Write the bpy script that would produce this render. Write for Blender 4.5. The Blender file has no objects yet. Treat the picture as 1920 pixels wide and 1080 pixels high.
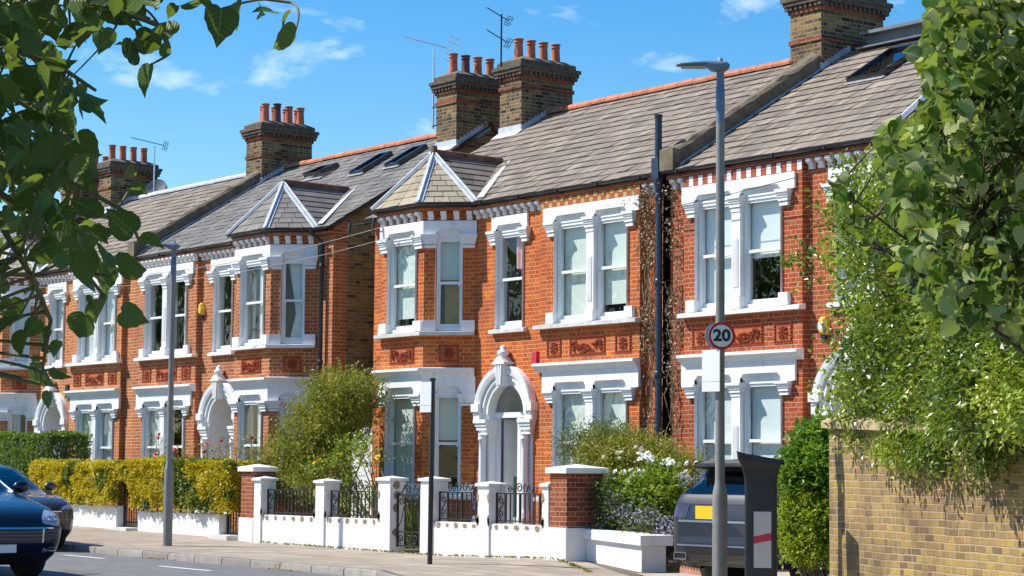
import bpy, math, random
import numpy as np
from mathutils import Vector, Matrix
C = bpy.context.scene
COL = C.collection
rad = math.radians
rng = random.Random(7)
nrng = np.random.default_rng(11)
sin, cos, PI = math.sin, math.cos, math.pi

# ------------------------------------------------------------------ camera
EYE = 1.3                      # z = 0 is the pavement in front of the middle house
yaw, pitch, roll = -0.931161, 0.085495, 0.009189
fw = Vector((sin(yaw)*cos(pitch), cos(yaw)*cos(pitch), sin(pitch)))
r0 = Vector((cos(yaw), -sin(yaw), 0)); u0 = r0.cross(fw)
rr = r0*cos(roll) + u0*sin(roll); uu = u0*cos(roll) - r0*sin(roll)
cam = bpy.data.cameras.new('camera'); cam_o = bpy.data.objects.new('camera', cam); COL.objects.link(cam_o)
M = Matrix((rr, uu, -fw)).transposed().to_4x4(); M.translation = Vector((0, 0, EYE)); cam_o.matrix_world = M
cam.sensor_width = 36; cam.lens = 4099.7/1920*36; cam.clip_start = 0.1; cam.clip_end = 3000
C.camera = cam_o

# ------------------------------------------------------------------ daylight
SUN_AZ, SUN_EL = rad(47), rad(48)          # sun stands left of the facades' normal, on the street side
sdir = Vector((-sin(SUN_AZ)*cos(SUN_EL), -cos(SUN_AZ)*cos(SUN_EL), sin(SUN_EL)))
sun = bpy.data.lights.new('sun', 'SUN'); sun.energy = 4.5; sun.angle = rad(0.5); sun.color = (1, .955, .88)
sun_o = bpy.data.objects.new('sun', sun); COL.objects.link(sun_o)
sun_o.rotation_euler = (-sdir).to_track_quat('-Z', 'Y').to_euler(); sun_o.location = (-30, 0, 40)
W = bpy.data.worlds.new('World'); C.world = W; W.use_nodes = True
nt = W.node_tree; nt.nodes.clear(); N = nt.nodes.new; L = nt.links.new
sky = N('ShaderNodeTexSky'); sky.sky_type = 'NISHITA'; sky.sun_disc = False
sky.sun_elevation = SUN_EL; sky.sun_rotation = math.atan2(sdir.x, sdir.y)
sky.air_density = 1.0; sky.dust_density = 0.3; sky.ozone_density = 2.2; sky.altitude = 50
hs = N('ShaderNodeHueSaturation'); hs.inputs['Saturation'].default_value = 1.5; hs.inputs['Value'].default_value = .95
L(sky.outputs[0], hs.inputs['Color'])
tc = N('ShaderNodeTexCoord'); mp = N('ShaderNodeMapping'); mp.inputs['Scale'].default_value = (1, 1, 2.6)
L(tc.outputs['Generated'], mp.inputs[0])
n1 = N('ShaderNodeTexNoise'); n1.inputs['Scale'].default_value = 17; n1.inputs['Detail'].default_value = 8; n1.inputs['Roughness'].default_value = .56
n1.inputs['Distortion'].default_value = .35
L(mp.outputs[0], n1.inputs['Vector'])
n2 = N('ShaderNodeTexNoise'); n2.inputs['Scale'].default_value = 4.2; n2.inputs['Detail'].default_value = 2
L(mp.outputs[0], n2.inputs['Vector'])
ma = N('ShaderNodeMath'); ma.operation = 'MULTIPLY_ADD'; ma.inputs[1].default_value = .55
L(n2.outputs[0], ma.inputs[0]); L(n1.outputs[0], ma.inputs[2])
cr = N('ShaderNodeMapRange'); cr.inputs[1].default_value = .865; cr.inputs[2].default_value = 1.10; cr.inputs[3].default_value = 0; cr.inputs[4].default_value = .62
L(ma.outputs[0], cr.inputs[0])
mx = N('ShaderNodeMix'); mx.data_type = 'RGBA'; mx.inputs[7].default_value = (8.0, 8.4, 8.9, 1)
L(cr.outputs[0], mx.inputs[0]); L(hs.outputs[0], mx.inputs[6])
bg = N('ShaderNodeBackground'); bg.inputs[1].default_value = .115; L(mx.outputs[2], bg.inputs[0])
wo = N('ShaderNodeOutputWorld'); L(bg.outputs[0], wo.inputs[0])
vs = C.view_settings; vs.view_transform = 'Standard'; vs.look = 'None'; vs.exposure = 0.64; vs.gamma = 1; vs.use_curve_mapping = False
try:
    C.cycles.max_bounces = 6; C.cycles.transparent_max_bounces = 12; C.cycles.caustics_reflective = False; C.cycles.caustics_refractive = False
except Exception: pass

# ------------------------------------------------------------------ object helpers
ORG = {}
def thing(name, label, cat, loc=(0, 0, 0), group=None):
    o = bpy.data.objects.new(name, None); COL.objects.link(o); o.location = loc; o.empty_display_size = .2
    o['label'] = label; o['category'] = cat
    if group: o['group'] = group
    ORG[o.name] = Vector(loc); return o
def tag(o, label, cat, group=None, kind=None):
    if label: o['label'] = label
    if cat: o['category'] = cat
    if group: o['group'] = group
    if kind: o['kind'] = kind
    return o
def finish(o, parent, base):
    COL.objects.link(o)
    if parent is not None:
        o.parent = parent; ORG[o.name] = ORG[parent.name]
    else:
        o.location = base; ORG[o.name] = Vector(base)
class MB:
    """collects faces in world space through a frame function, then links them as one mesh object"""
    def __init__(s, fr=None): s.v = []; s.f = []; s.mi = []; s.t = []; s.fr = fr; s.sm = []
    def add(s, vs, fs, tint=.5, mi=0, smooth=False, raw=False):
        n = len(s.v); fr = s.fr
        s.v += [tuple(p) if (raw or fr is None) else tuple(fr(*p)) for p in vs]
        for f in fs: s.f.append([i+n for i in f]); s.mi.append(mi); s.t.append(tint); s.sm.append(smooth)
        return s
    def box(s, a0, a1, b0, b1, c0, c1, **k):
        vs = [(x, y, z) for z in (c0, c1) for y in (b0, b1) for x in (a0, a1)]
        return s.add(vs, [(0, 2, 3, 1), (4, 5, 7, 6), (0, 1, 5, 4), (2, 6, 7, 3), (0, 4, 6, 2), (1, 3, 7, 5)], **k)
    def quad(s, a, b, c, d, **k): return s.add([a, b, c, d], [(0, 1, 2, 3)], **k)
    def prism(s, poly, d0, d1, **k):      # polygon in (s,z) extruded in depth
        n = len(poly); vs = [(p[0], d0, p[1]) for p in poly]+[(p[0], d1, p[1]) for p in poly]
        return s.add(vs, [list(range(n)), list(range(2*n-1, n-1, -1))]+[(i, i+n, (i+1) % n+n, (i+1) % n) for i in range(n)], **k)
    def sprism(s, prof, s0, s1, **k):     # profile in (d,z) extruded along s
        n = len(prof); vs = [(s0, p[0], p[1]) for p in prof]+[(s1, p[0], p[1]) for p in prof]
        return s.add(vs, [list(range(n)), list(range(2*n-1, n-1, -1))]+[(i, i+n, (i+1) % n+n, (i+1) % n) for i in range(n)], **k)
    def tube(s, pts, r, n=8, cap=True, smooth=True, **k):
        P = [Vector(p) for p in pts]; m = len(P); R = r if hasattr(r, '__len__') else [r]*m; vs = []; 
        up = Vector((0, 0, 1)); prev = None
        for i in range(m):
            t = (P[min(i+1, m-1)]-P[max(i-1, 0)]).normalized()
            a = prev if prev is not None else (up if abs(t.z) < .9 else Vector((1, 0, 0)))
            b = t.cross(a)
            if b.length < 1e-6: b = t.orthogonal()
            b.normalize(); a = b.cross(t); prev = a
            for j in range(n):
                q = P[i]+(a*cos(2*PI*j/n)+b*sin(2*PI*j/n))*R[i]; vs.append(tuple(q))
        fs = [(i*n+j, i*n+(j+1) % n, (i+1)*n+(j+1) % n, (i+1)*n+j) for i in range(m-1) for j in range(n)]
        s.add(vs, fs, smooth=smooth, **k)
        if cap: s.add(vs[:n], [list(range(n-1, -1, -1))], **k); s.add(vs[-n:], [list(range(n))], **k)
        return s
    def lathe(s, prof, c=(0, 0, 0), n=16, smooth=True, sx=1, sy=1, **k):    # prof (r,z)
        m = len(prof); vs = [(c[0]+sx*r*cos(2*PI*j/n), c[1]+sy*r*sin(2*PI*j/n), c[2]+z) for r, z in prof for j in range(n)]
        fs = [(i*n+j, i*n+(j+1) % n, (i+1)*n+(j+1) % n, (i+1)*n+j) for i in range(m-1) for j in range(n)]
        s.add(vs, fs, smooth=smooth, **k)
        return s.add(vs[:n], [list(range(n-1, -1, -1))], **k).add(vs[-n:], [list(range(n))], **k)
    def sphere(s, c, r, n=8, m=5, sc=(1, 1, 1), **k):
        return s.lathe([(max(r*sin(PI*i/m), 1e-4), -r*cos(PI*i/m)*sc[2]) for i in range(m+1)], c, n, sx=sc[0], sy=sc[1], **k)
    def octa(s, c, rx, ry, rz, tint=.5, mi=0):
        x, y, z = c
        return s.add([(x-rx, y, z), (x+rx, y, z), (x, y-ry, z), (x, y+ry, z), (x, y, z-rz), (x, y, z+rz)],
                     [(0, 2, 5), (2, 1, 5), (1, 3, 5), (3, 0, 5), (2, 0, 4), (1, 2, 4), (3, 1, 4), (0, 3, 4)], tint=tint, mi=mi)
    def sweep(s, path, prof, closed=True, caps=True, **k):
        """path: plan points (s,d) whose outward side is +d when walking +s; prof: (offset outward, z)"""
        P = [Vector((p[0], p[1])) for p in path]; m = len(P); dirs = [(P[i+1]-P[i]).normalized() for i in range(m-1)]
        nor = [Vector((-d.y, d.x)) for d in dirs]; vs = []
        for i in range(m):
            if i == 0: o = nor[0]
            elif i == m-1: o = nor[-1]
            else:
                o = (nor[i-1]+nor[i]); o = o/ max(o.length_squared/2, .2)
            for q in prof: vs.append((P[i].x+o.x*q[0], P[i].y+o.y*q[0], q[1]))
        n = len(prof); rn = n if closed else n-1
        fs = [(i*n+j, (i+1)*n+j, (i+1)*n+(j+1) % n, i*n+(j+1) % n) for i in range(m-1) for j in range(rn)]
        if caps and closed: fs += [list(range(n)), list(range(m*n-1, (m-1)*n-1, -1))]
        return s.add(vs, fs, **k)
    def build(s, name, mats, parent=None, base=None, bevel=0):
        if base is None: base = ORG[parent.name] if parent is not None else Vector((0, 0, 0))
        base = Vector(base) if parent is None else ORG[parent.name]
        me = bpy.data.meshes.new(name)
        me.from_pydata([(x-base.x, y-base.y, z-base.z) for x, y, z in s.v], [], s.f)
        mats = mats if isinstance(mats, (list, tuple)) else [mats]
        for m in mats: me.materials.append(m)
        me.polygons.foreach_set('material_index', s.mi); me.polygons.foreach_set('use_smooth', s.sm)
        a = me.attributes.new('tint', 'FLOAT', 'FACE'); a.data.foreach_set('value', s.t)
        me.update()
        o = bpy.data.objects.new(name, me); finish(o, parent, base)
        if bevel:
            b = o.modifiers.new('bevel', 'BEVEL'); b.width = bevel; b.segments = 2; b.limit_method = 'ANGLE'; b.angle_limit = rad(40)
        return o
def np_mesh(name, V, F, tint, mat, parent=None, base=(0, 0, 0), smooth=False):
    """V (n,3) world, F (m,k) indices, tint per face"""
    base = Vector(base) if parent is None else ORG[parent.name]
    me = bpy.data.meshes.new(name); k = F.shape[1]
    me.vertices.add(len(V)); me.loops.add(F.size); me.polygons.add(len(F))
    me.vertices.foreach_set('co', (V-np.array(base)).astype(np.float32).ravel())
    me.loops.foreach_set('vertex_index', F.astype(np.int32).ravel())
    me.polygons.foreach_set('loop_start', np.arange(0, F.size, k, dtype=np.int32))
    me.polygons.foreach_set('use_smooth', np.full(len(F), smooth))
    me.update(calc_edges=True)
    a = me.attributes.new('tint', 'FLOAT', 'FACE'); a.data.foreach_set('value', tint.astype(np.float32))
    for m in (mat if isinstance(mat, (list, tuple)) else [mat]): me.materials.append(m)
    o = bpy.data.objects.new(name, me); finish(o, parent, base); return o
def dup(o, parent=None, loc=None):
    c = o.copy(); COL.objects.link(c)
    if parent is not None: c.parent = parent
    if loc is not None: c.location = loc
    return c
# ------------------------------------------------------------------ materials
class NT:
    def __init__(s, name):
        s.m = bpy.data.materials.new(name); s.m.use_nodes = True; s.t = s.m.node_tree; s.t.nodes.clear()
        s.out = s.n('ShaderNodeOutputMaterial'); s.p = s.n('ShaderNodeBsdfPrincipled'); s.l(s.p.outputs[0], s.out.inputs[0])
    def n(s, k, **kw):
        x = s.t.nodes.new(k)
        for a, b in kw.items(): setattr(x, a, b)
        return x
    def l(s, a, b): s.t.links.new(a, b)
    def val(s, i, v):
        if hasattr(v, 'node'): s.l(v, i)
        else: i.default_value = v
    def math(s, op, a, b=0., c=None, clamp=False):
        x = s.n('ShaderNodeMath', operation=op); x.use_clamp = clamp; s.val(x.inputs[0], a); s.val(x.inputs[1], b)
        if c is not None: s.val(x.inputs[2], c)
        return x.outputs[0]
    def mix(s, f, a, b, mode='MIX'):
        x = s.n('ShaderNodeMix', data_type='RGBA', blend_type=mode); s.val(x.inputs[0], f)
        for i, v in ((6, a), (7, b)): s.val(x.inputs[i], v if hasattr(v, 'node') else (*v, 1))
        return x.outputs[2]
    def noise(s, scale, detail=3, vec=None, rough=.55, dim='3D'):
        x = s.n('ShaderNodeTexNoise'); x.inputs['Scale'].default_value = scale; x.inputs['Detail'].default_value = detail; x.inputs['Roughness'].default_value = rough
        s.l(vec if vec is not None else s.pos(), x.inputs['Vector']); return x.outputs[0]
    def pos(s):
        if not hasattr(s, 'g'): s.g = s.n('ShaderNodeNewGeometry')
        return s.g.outputs['Position']
    def ramp(s, f, stops, interp='LINEAR'):
        x = s.n('ShaderNodeValToRGB'); x.color_ramp.interpolation = interp; e = x.color_ramp.elements
        while len(e) < len(stops): e.new(.5)
        for i, (p, c) in enumerate(stops): e[i].position = p; e[i].color = (*c, 1)
        s.val(x.inputs[0], f); return x.outputs[0]
    def rng(s, f, a, b, c=0., d=1.):
        x = s.n('ShaderNodeMapRange'); s.val(x.inputs[0], f)
        for i, v in enumerate((a, b, c, d)): x.inputs[i+1].default_value = v
        return x.outputs[0]
    def attr(s, name='tint'): return s.n('ShaderNodeAttribute', attribute_name=name).outputs['Fac']
    def bump(s, h, st=.3, dist=.01):
        x = s.n('ShaderNodeBump'); x.inputs['Strength'].default_value = st; x.inputs['Distance'].default_value = dist; s.l(h, x.inputs['Height']); s.l(x.outputs[0], s.p.inputs['Normal'])
    def set(s, color=None, rough=None, metal=None, spec=None, coat=None):
        for k, v in (('Base Color', color), ('Roughness', rough), ('Metallic', metal), ('Specular IOR Level', spec), ('Coat Weight', coat)):
            if v is None: continue
            s.val(s.p.inputs[k], (*v, 1) if isinstance(v, tuple) else v)
        return s.m
def plain(name, c, rough=.5, metal=0., spec=.5, var=.12, scale=6., bump=0., coat=None, dirt=None, tint=0., streak=None):
    a = NT(name); f = a.noise(scale, 5)
    dk = tuple(x*(1-var) for x in c); lt = tuple(min(1, x*(1+var)) for x in c)
    col = a.mix(a.rng(f, .3, .7), dk, lt)
    if dirt:
        d = a.noise(dirt[0], 6, rough=.7); col = a.mix(a.rng(d, dirt[1], dirt[1]+.18, 0, dirt[3] if len(dirt) > 3 else .6), col, dirt[2])
    if streak:
        mp = a.n('ShaderNodeMapping'); mp.inputs['Scale'].default_value = (7, 7, .9); a.l(a.pos(), mp.inputs[0]); d = a.noise(1.6, 5, vec=mp.outputs[0], rough=.65)
        e = a.noise(1.1, 3); col = a.mix(a.math('MULTIPLY', a.rng(d, .54, .70, 0, streak[1]), a.rng(e, .34, .55)), col, streak[0])
    if tint: col = a.mix(1, col, a.mix(a.attr(), (1-tint,)*3, (1+tint,)*3), 'MULTIPLY')
    if bump: a.bump(a.noise(scale*8, 4), bump, .01)
    return a.set(col, rough, metal, spec, coat)
def brick(name, stops, mortar, stain=(.06, .05, .045), stain_amt=.35, bw=.225, bh=.075, flem=True, rough=.9, wob=.0, joint=.12, jitter=0.):
    """brickwork laid in metres on any upright wall; Flemish bond (stretcher, header) or stretchers"""
    a = NT(name); pos = a.pos(); nrm = a.g.outputs['True Normal']
    sp = a.n('ShaderNodeSeparateXYZ'); a.l(pos, sp.inputs[0]); sn = a.n('ShaderNodeSeparateXYZ'); a.l(nrm, sn.inputs[0])
    u = a.math('SUBTRACT', a.math('MULTIPLY', sp.outputs[1], sn.outputs[0]), a.math('MULTIPLY', sp.outputs[0], sn.outputs[1]))
    v = sp.outputs[2]
    if wob:
        w = a.noise(2.2, 2); v = a.math('MULTIPLY_ADD', a.math('SUBTRACT', w, .5), wob, v); u = a.math('MULTIPLY_ADD', a.math('SUBTRACT', a.noise(2.7, 2), .5), wob*1.5, u)
    vr = a.math('DIVIDE', v, bh); row = a.math('FLOOR', vr); fv = a.math('SUBTRACT', vr, row)
    p = bw*1.5 if flem else bw
    ur = a.math('MULTIPLY_ADD', a.math('MODULO', a.math('ABSOLUTE', row), 2.), .5, a.math('DIVIDE', u, p))
    ur = a.math('ADD', ur, a.math('MULTIPLY', a.math('FRACT', a.math('MULTIPLY', row, .618)), jitter)) if jitter else ur
    cell = a.math('FLOOR', ur); fu = a.math('SUBTRACT', ur, cell)
    jm = joint*bh/p                       # half joint in u units
    if flem:
        hd = a.math('GREATER_THAN', fu, 2/3); d1 = a.math('MINIMUM', fu, a.math('SUBTRACT', 1., fu)); d2 = a.math('ABSOLUTE', a.math('SUBTRACT', fu, 2/3))
        du = a.math('MINIMUM', d1, d2); idu = a.math('MULTIPLY_ADD', cell, 2., hd)
    else: du = a.math('MINIMUM', fu, a.math('SUBTRACT', 1., fu)); idu = cell
    dv = a.math('MINIMUM', fv, a.math('SUBTRACT', 1., fv))
    e = a.math('MINIMUM', a.math('DIVIDE', du, jm*.55), a.math('DIVIDE', dv, joint*.55))
    rgh = a.noise(60, 3)
    face = a.rng(a.math('ADD', e, a.math('MULTIPLY', a.math('SUBTRACT', rgh, .5), .7)), .75, 1.35)
    cb = a.n('ShaderNodeCombineXYZ'); a.l(idu, cb.inputs[0]); a.l(row, cb.inputs[1])
    wn = a.n('ShaderNodeTexWhiteNoise', noise_dimensions='2D'); a.l(cb.outputs[0], wn.inputs['Vector'])
    rv = a.math('ADD', wn.outputs['Value'], a.math('MULTIPLY', a.math('SUBTRACT', a.noise(.9, 3), .5), .55), clamp=True)
    bc = a.ramp(rv, stops); bc = a.mix(a.rng(a.noise(38, 4), .3, .75, 0, .5), bc, tuple(x*.62 for x in stops[0][1]))
    col = a.mix(face, mortar, bc)
    col = a.mix(a.rng(a.noise(.55, 4, rough=.6), .46, .68, 0, .45), col, a.mix(1, col, (.72, .62, .66), 'MULTIPLY'))
    st = a.noise(1.1, 6, rough=.65); col = a.mix(a.rng(st, .5, .72, 0, stain_amt), col, stain)
    a.bump(a.math('ADD', a.math('MULTIPLY', face, .8), a.math('MULTIPLY', rgh, .35)), .6, .012)
    return a.set(col, rough, 0., .25)
def leafmat(name, stops, back=None, trans=.35, rough=.45, spec=.4, mott=.35, veins=False, tg=.5):
    a = NT(name); col = a.ramp(a.attr(), stops); g = a.n('ShaderNodeNewGeometry')
    col = a.mix(a.rng(a.noise(30, 3), .3, .7, 0, mott), col, tuple(x*.6 for x in stops[0][1]))
    if veins:
        at = a.n('ShaderNodeAttribute', attribute_name='luv'); sx = a.n('ShaderNodeSeparateXYZ'); a.l(at.outputs['Vector'], sx.inputs[0]); ay = a.math('ABSOLUTE', sx.outputs[1])
        fr = a.math('FRACT', a.math('MULTIPLY', a.math('SUBTRACT', sx.outputs[0], a.math('MULTIPLY', ay, .75)), 6.5)); sv = a.math('LESS_THAN', a.math('ABSOLUTE', a.math('SUBTRACT', fr, .5)), .07); mv = a.math('LESS_THAN', ay, .016)
        vn = a.math('MAXIMUM', a.math('MULTIPLY', sv, .45), a.math('MULTIPLY', mv, .8)); col = a.mix(vn, col, (.20, .27, .07)); a.bump(a.math('MULTIPLY', a.math('ABSOLUTE', a.math('SUBTRACT', fr, .5)), 1.), .35, .004)
        edge = a.noise(55, 3); col = a.mix(a.rng(edge, .66, .74, 0, .5), col, (.12, .07, .02))
    cc = a.mix(g.outputs['Backfacing'], col, back) if back else col
    a.set(cc, rough, 0., spec)
    tr = a.n('ShaderNodeBsdfTranslucent'); tcol = a.mix(tg, col, (.32, .42, .03)); a.l(tcol, tr.inputs[0])
    ms = a.n('ShaderNodeMixShader'); ms.inputs[0].default_value = trans; a.l(a.p.outputs[0], ms.inputs[1]); a.l(tr.outputs[0], ms.inputs[2]); a.l(ms.outputs[0], a.out.inputs[0])
    return a.m
def glassmat(name, tint=(.92, .96, .95), base=.06, rough=.0, wav=.0):
    a = NT(name); a.t.nodes.remove(a.p)
    lw = a.n('ShaderNodeLayerWeight'); lw.inputs[0].default_value = .5
    f = a.math('MULTIPLY_ADD', a.math('POWER', lw.outputs['Facing'], 4.), .85, base, clamp=True)
    t = a.n('ShaderNodeBsdfTransparent'); t.inputs[0].default_value = (*tint, 1); g = a.n('ShaderNodeBsdfGlossy'); g.inputs['Roughness'].default_value = rough
    if wav:
        b = a.n('ShaderNodeBump'); b.inputs['Strength'].default_value = wav; b.inputs['Distance'].default_value = .02; a.l(a.noise(2.3, 1), b.inputs['Height']); a.l(b.outputs[0], g.inputs['Normal'])
    m = a.n('ShaderNodeMixShader'); a.l(f, m.inputs[0]); a.l(t.outputs[0], m.inputs[1]); a.l(g.outputs[0], m.inputs[2]); a.l(m.outputs[0], a.out.inputs[0])
    return a.m
S3 = lambda *c: [(i/(len(c)-1), x) for i, x in enumerate(c)]
CREAM = (.50, .40, .28)
M_BRICK = {
 'A': brick('brick_orange', S3((0.441, 0.132, 0.033), (0.598, 0.195, 0.051), (0.520, 0.150, 0.037), (0.701, 0.270, 0.074)), (.66, .49, .33)),
 'B': brick('brick_rose', S3((0.376, 0.103, 0.031), (0.520, 0.157, 0.046), (0.441, 0.119, 0.035), (0.610, 0.220, 0.064)), (.64, .47, .32)),
 'C': brick('brick_bright', S3((0.455, 0.083, 0.015), (0.624, 0.136, 0.022), (0.545, 0.106, 0.017), (0.780, 0.213, 0.026)), (.58, .38, .22)),
 'D': brick('brick_deep', S3((0.351, 0.063, 0.020), (0.468, 0.091, 0.028), (0.403, 0.073, 0.023), (0.545, 0.132, 0.037)), (.54, .34, .21)),
}
M_STOCK = brick('stock_brick', S3((.05, .038, .03), (.19, .125, .06), (.36, .23, .085), (.27, .18, .075), (.42, .27, .08)), (.34, .28, .19), stain_amt=.3)
M_STOCKW = brick('garden_wall_brick', S3((.17, .115, .06), (.27, .185, .075), (.37, .25, .085), (.32, .215, .085), (.46, .315, .075), (.35, .20, .08)), (.40, .31, .20), stain=(.10, .07, .05), stain_amt=.75, wob=.03, joint=.15, jitter=.35)
M_PIER = brick('pier_brick', S3((.24, .055, .03), (.34, .085, .04), (.42, .12, .05)), (.46, .34, .22), stain_amt=.2)
M_CHIM = brick('chimney_brick', S3((.035, .028, .024), (.15, .10, .05), (.32, .20, .075), (.09, .065, .045), (.40, .26, .09)), (.36, .30, .21), stain=(.03, .027, .025), stain_amt=.55)
M_CHRED = brick('chimney_red_brick', S3((.10, .03, .02), (.30, .075, .035), (.38, .10, .045)), (.30, .24, .17), stain=(.03, .027, .025), stain_amt=.5, flem=False)
M_SOOT = plain('sooty_brick', (.11, .085, .062), .95, var=.5, scale=14, bump=.5, dirt=(9, .55, (.30, .25, .12)))
M_WHITE = plain('white_stone_paint', (.80, .80, .79), .55, var=.03, scale=3, dirt=(2.6, .60, (.52, .49, .43), .5), bump=.08, streak=((.50, .48, .44), .55))
M_STUCCO = plain('white_wall_paint', (.80, .79, .77), .75, var=.03, scale=2, dirt=(3.5, .58, (.55, .47, .36), .6), bump=.2, streak=((.50, .44, .34), .5))
M_STONE = plain('weathered_sill', (.62, .60, .56), .7, var=.15, scale=5, dirt=(4, .52, (.33, .29, .24), .6))
M_FRAME = plain('white_sash_paint', (.80, .81, .81), .35, var=.02)
M_TERRA = plain('terracotta', (.34, .072, .028), .8, var=.2, scale=20)  # panel relief: shading of the raised work put into a darker colour
M_TERRA_LIT = plain('terracotta_lit', (.50, .125, .034), .8, var=.15, scale=20)  # same clay, painted lighter for the flat ground behind the relief
M_YELB = plain('yellow_brick_block', (.48, .31, .09), .85, var=.25, scale=12)
M_REDB = plain('red_brick_block', (.37, .08, .035), .85, var=.2, scale=12)
M_BLACK = plain('black_gutter_paint', (.016, .017, .020), .38, var=.2, coat=.2)
M_IRON = plain('black_ironwork', (.02, .02, .022), .45, var=.3, scale=30)
M_PIPEB = plain('dark_blue_pipe', (.022, .034, .060), .35, var=.25, scale=9)
M_LEAD = plain('lead_sheet', (.50, .53, .57), .55, metal=.0, var=.14, scale=5, dirt=(6, .55, (.33, .35, .38), .5))
M_LEADD = plain('dull_lead', (.27, .28, .30), .6, var=.2)
M_RENDER = plain('parapet_render', (.16, .125, .085), .95, var=.35, scale=5, bump=.4, dirt=(12, .56, (.34, .29, .17), .6))
M_POT = plain('chimney_pot_clay', (.46, .13, .065), .75, var=.2, scale=7, dirt=(4, .62, (.10, .05, .04), .7))
M_POTB = plain('sooty_pot_clay', (.14, .055, .045), .8, var=.5, scale=4)
M_RIDGE = plain('ridge_tile_clay', (.46, .155, .075), .8, var=.3, scale=4)
M_RIDGEO = plain('old_ridge_tile', (.19, .085, .055), .9, var=.45, scale=6, dirt=(9, .6, (.45, .27, .06), .6))
def tilemat(name, dk, md, lt, lich):
    a = NT(name); col = a.ramp(a.attr(), S3(dk, md, lt)); n = a.noise(2.2, 6, rough=.7); col = a.mix(a.rng(n, .56, .7, 0, .75), col, lich)
    col = a.mix(a.rng(a.noise(26, 4), .3, .75, 0, .5), col, dk); a.bump(a.noise(60, 3), .25, .01); return a.set(col, .85, 0., .3)
M_TILE = tilemat('brown_roof_tile', (.155, .125, .10), (.255, .205, .16), (.36, .295, .225), (.20, .18, .155))
M_TILEC = tilemat('tan_bay_tile', (.26, .212, .15), (.36, .297, .21), (.48, .40, .29), (.30, .25, .17))
M_SLATE = tilemat('grey_slate', (.115, .106, .10), (.172, .16, .148), (.25, .235, .215), (.28, .26, .22))
M_SLATEB = tilemat('grey_brown_slate', (.15, .135, .125), (.20, .18, .165), (.27, .245, .22), (.30, .27, .21))
M_GLASS = glassmat('window_glass', wav=.25)
M_CARGL = glassmat('car_glass', (.10, .15, .19), .09)
M_SKYL = glassmat('skylight_glass', (.35, .4, .45), .30)
M_BLIND = plain('roller_blind', (.66, .70, .63), .9, var=.02)
M_BLINDW = plain('white_blind', (.74, .77, .79), .9, var=.02)
M_NET = plain('net_curtain', (.70, .72, .72), .9, var=.08)
M_CURTY = plain('ochre_curtain', (.42, .27, .07), .9, var=.15)
M_CURTP = plain('pink_curtain', (.72, .40, .40), .9, var=.05)
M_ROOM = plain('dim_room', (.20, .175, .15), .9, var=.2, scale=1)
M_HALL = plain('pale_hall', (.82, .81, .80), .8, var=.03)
M_ASPH = plain('asphalt', (.15, .147, .15), .9, var=.22, scale=5, bump=.4, dirt=(.7, .52, (.10, .098, .10), .6))
def pavemat():
    a = NT('paving_slabs'); b = a.n('ShaderNodeTexBrick'); a.l(a.pos(), b.inputs['Vector']); b.inputs['Scale'].default_value = 1
    b.inputs['Brick Width'].default_value = .62; b.inputs['Row Height'].default_value = .45; b.inputs['Mortar Size'].default_value = .016
    b.inputs['Color1'].default_value = (.42, .35, .27, 1); b.inputs['Color2'].default_value = (.30, .245, .185, 1); b.inputs['Mortar'].default_value = (.20, .165, .125, 1)
    col = a.mix(a.rng(a.noise(1.3, 7, rough=.7), .45, .7, 0, .55), b.outputs[0], (.24, .195, .15)); a.bump(a.noise(30, 4), .3, .01); return a.set(col, .9, 0., .3)
M_PAVE = pavemat()
def kerbmat():
    a = NT('kerb_stone'); sp = a.n('ShaderNodeSeparateXYZ'); a.l(a.pos(), sp.inputs[0]); fx = a.math('FRACT', a.math('DIVIDE', sp.outputs[0], .915)); jt = a.math('LESS_THAN', a.math('MINIMUM', fx, a.math('SUBTRACT', 1., fx)), .016)
    wn = a.n('ShaderNodeTexWhiteNoise', noise_dimensions='1D'); a.l(a.math('FLOOR', a.math('DIVIDE', sp.outputs[0], .915)), wn.inputs['W'])
    col = a.mix(wn.outputs['Value'], (.22, .195, .17), (.33, .30, .265)); col = a.mix(a.rng(a.noise(9, 5), .4, .7, 0, .6), col, (.16, .14, .12)); col = a.mix(jt, col, (.05, .045, .04)); a.bump(a.noise(40, 4), .4, .01); return a.set(col, .9, 0., .3)
M_KERB = kerbmat()
M_SOIL = plain('garden_soil', (.13, .10, .07), .95, var=.4, scale=9, bump=.5)
M_MARK = plain('road_marking', (.70, .70, .68), .8, var=.1, scale=12)
M_COLUMN = plain('grey_lamp_paint', (.225, .215, .195), .5, var=.12, scale=8)
M_COLBLUE = plain('bluegrey_metal', (.13, .18, .25), .45, var=.1, scale=8)
M_SIGNW = plain('blank_sign_white', (.80, .81, .83), .4, var=.015)
M_SIGNG = plain('sign_back_grey', (.28, .32, .35), .5, var=.1)
M_SIGNR = plain('sign_red', (.55, .02, .03), .4, var=.03)
M_SIGNB = plain('sign_black', (.015, .018, .03), .45, var=.05)
M_METER = plain('meter_dark_paint', (.013, .015, .022), .35, var=.15, scale=7)
M_METERR = plain('meter_red_stripe', (.52, .02, .05), .4, var=.03)
M_AL = plain('aluminium', (.70, .72, .75), .35, metal=.85, var=.05)
M_RUBBER = plain('tyre_rubber', (.018, .018, .018), .8, var=.2)
M_CHROME = plain('chrome_trim', (.75, .76, .78), .18, metal=1., var=.02)
M_ALLOY = plain('alloy_rim', (.42, .43, .45), .3, metal=.9, var=.05)
M_CARBLUE = plain('navy_car_paint', (.003, .008, .022), .3, var=.03, coat=.55, spec=.35)
M_CARBRN = plain('dark_brown_car_paint', (.035, .022, .020), .2, var=.03, coat=1.)
M_CARGRY = plain('grey_car_paint', (.018, .020, .027), .42, var=.03, coat=.35, spec=.35)
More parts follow.
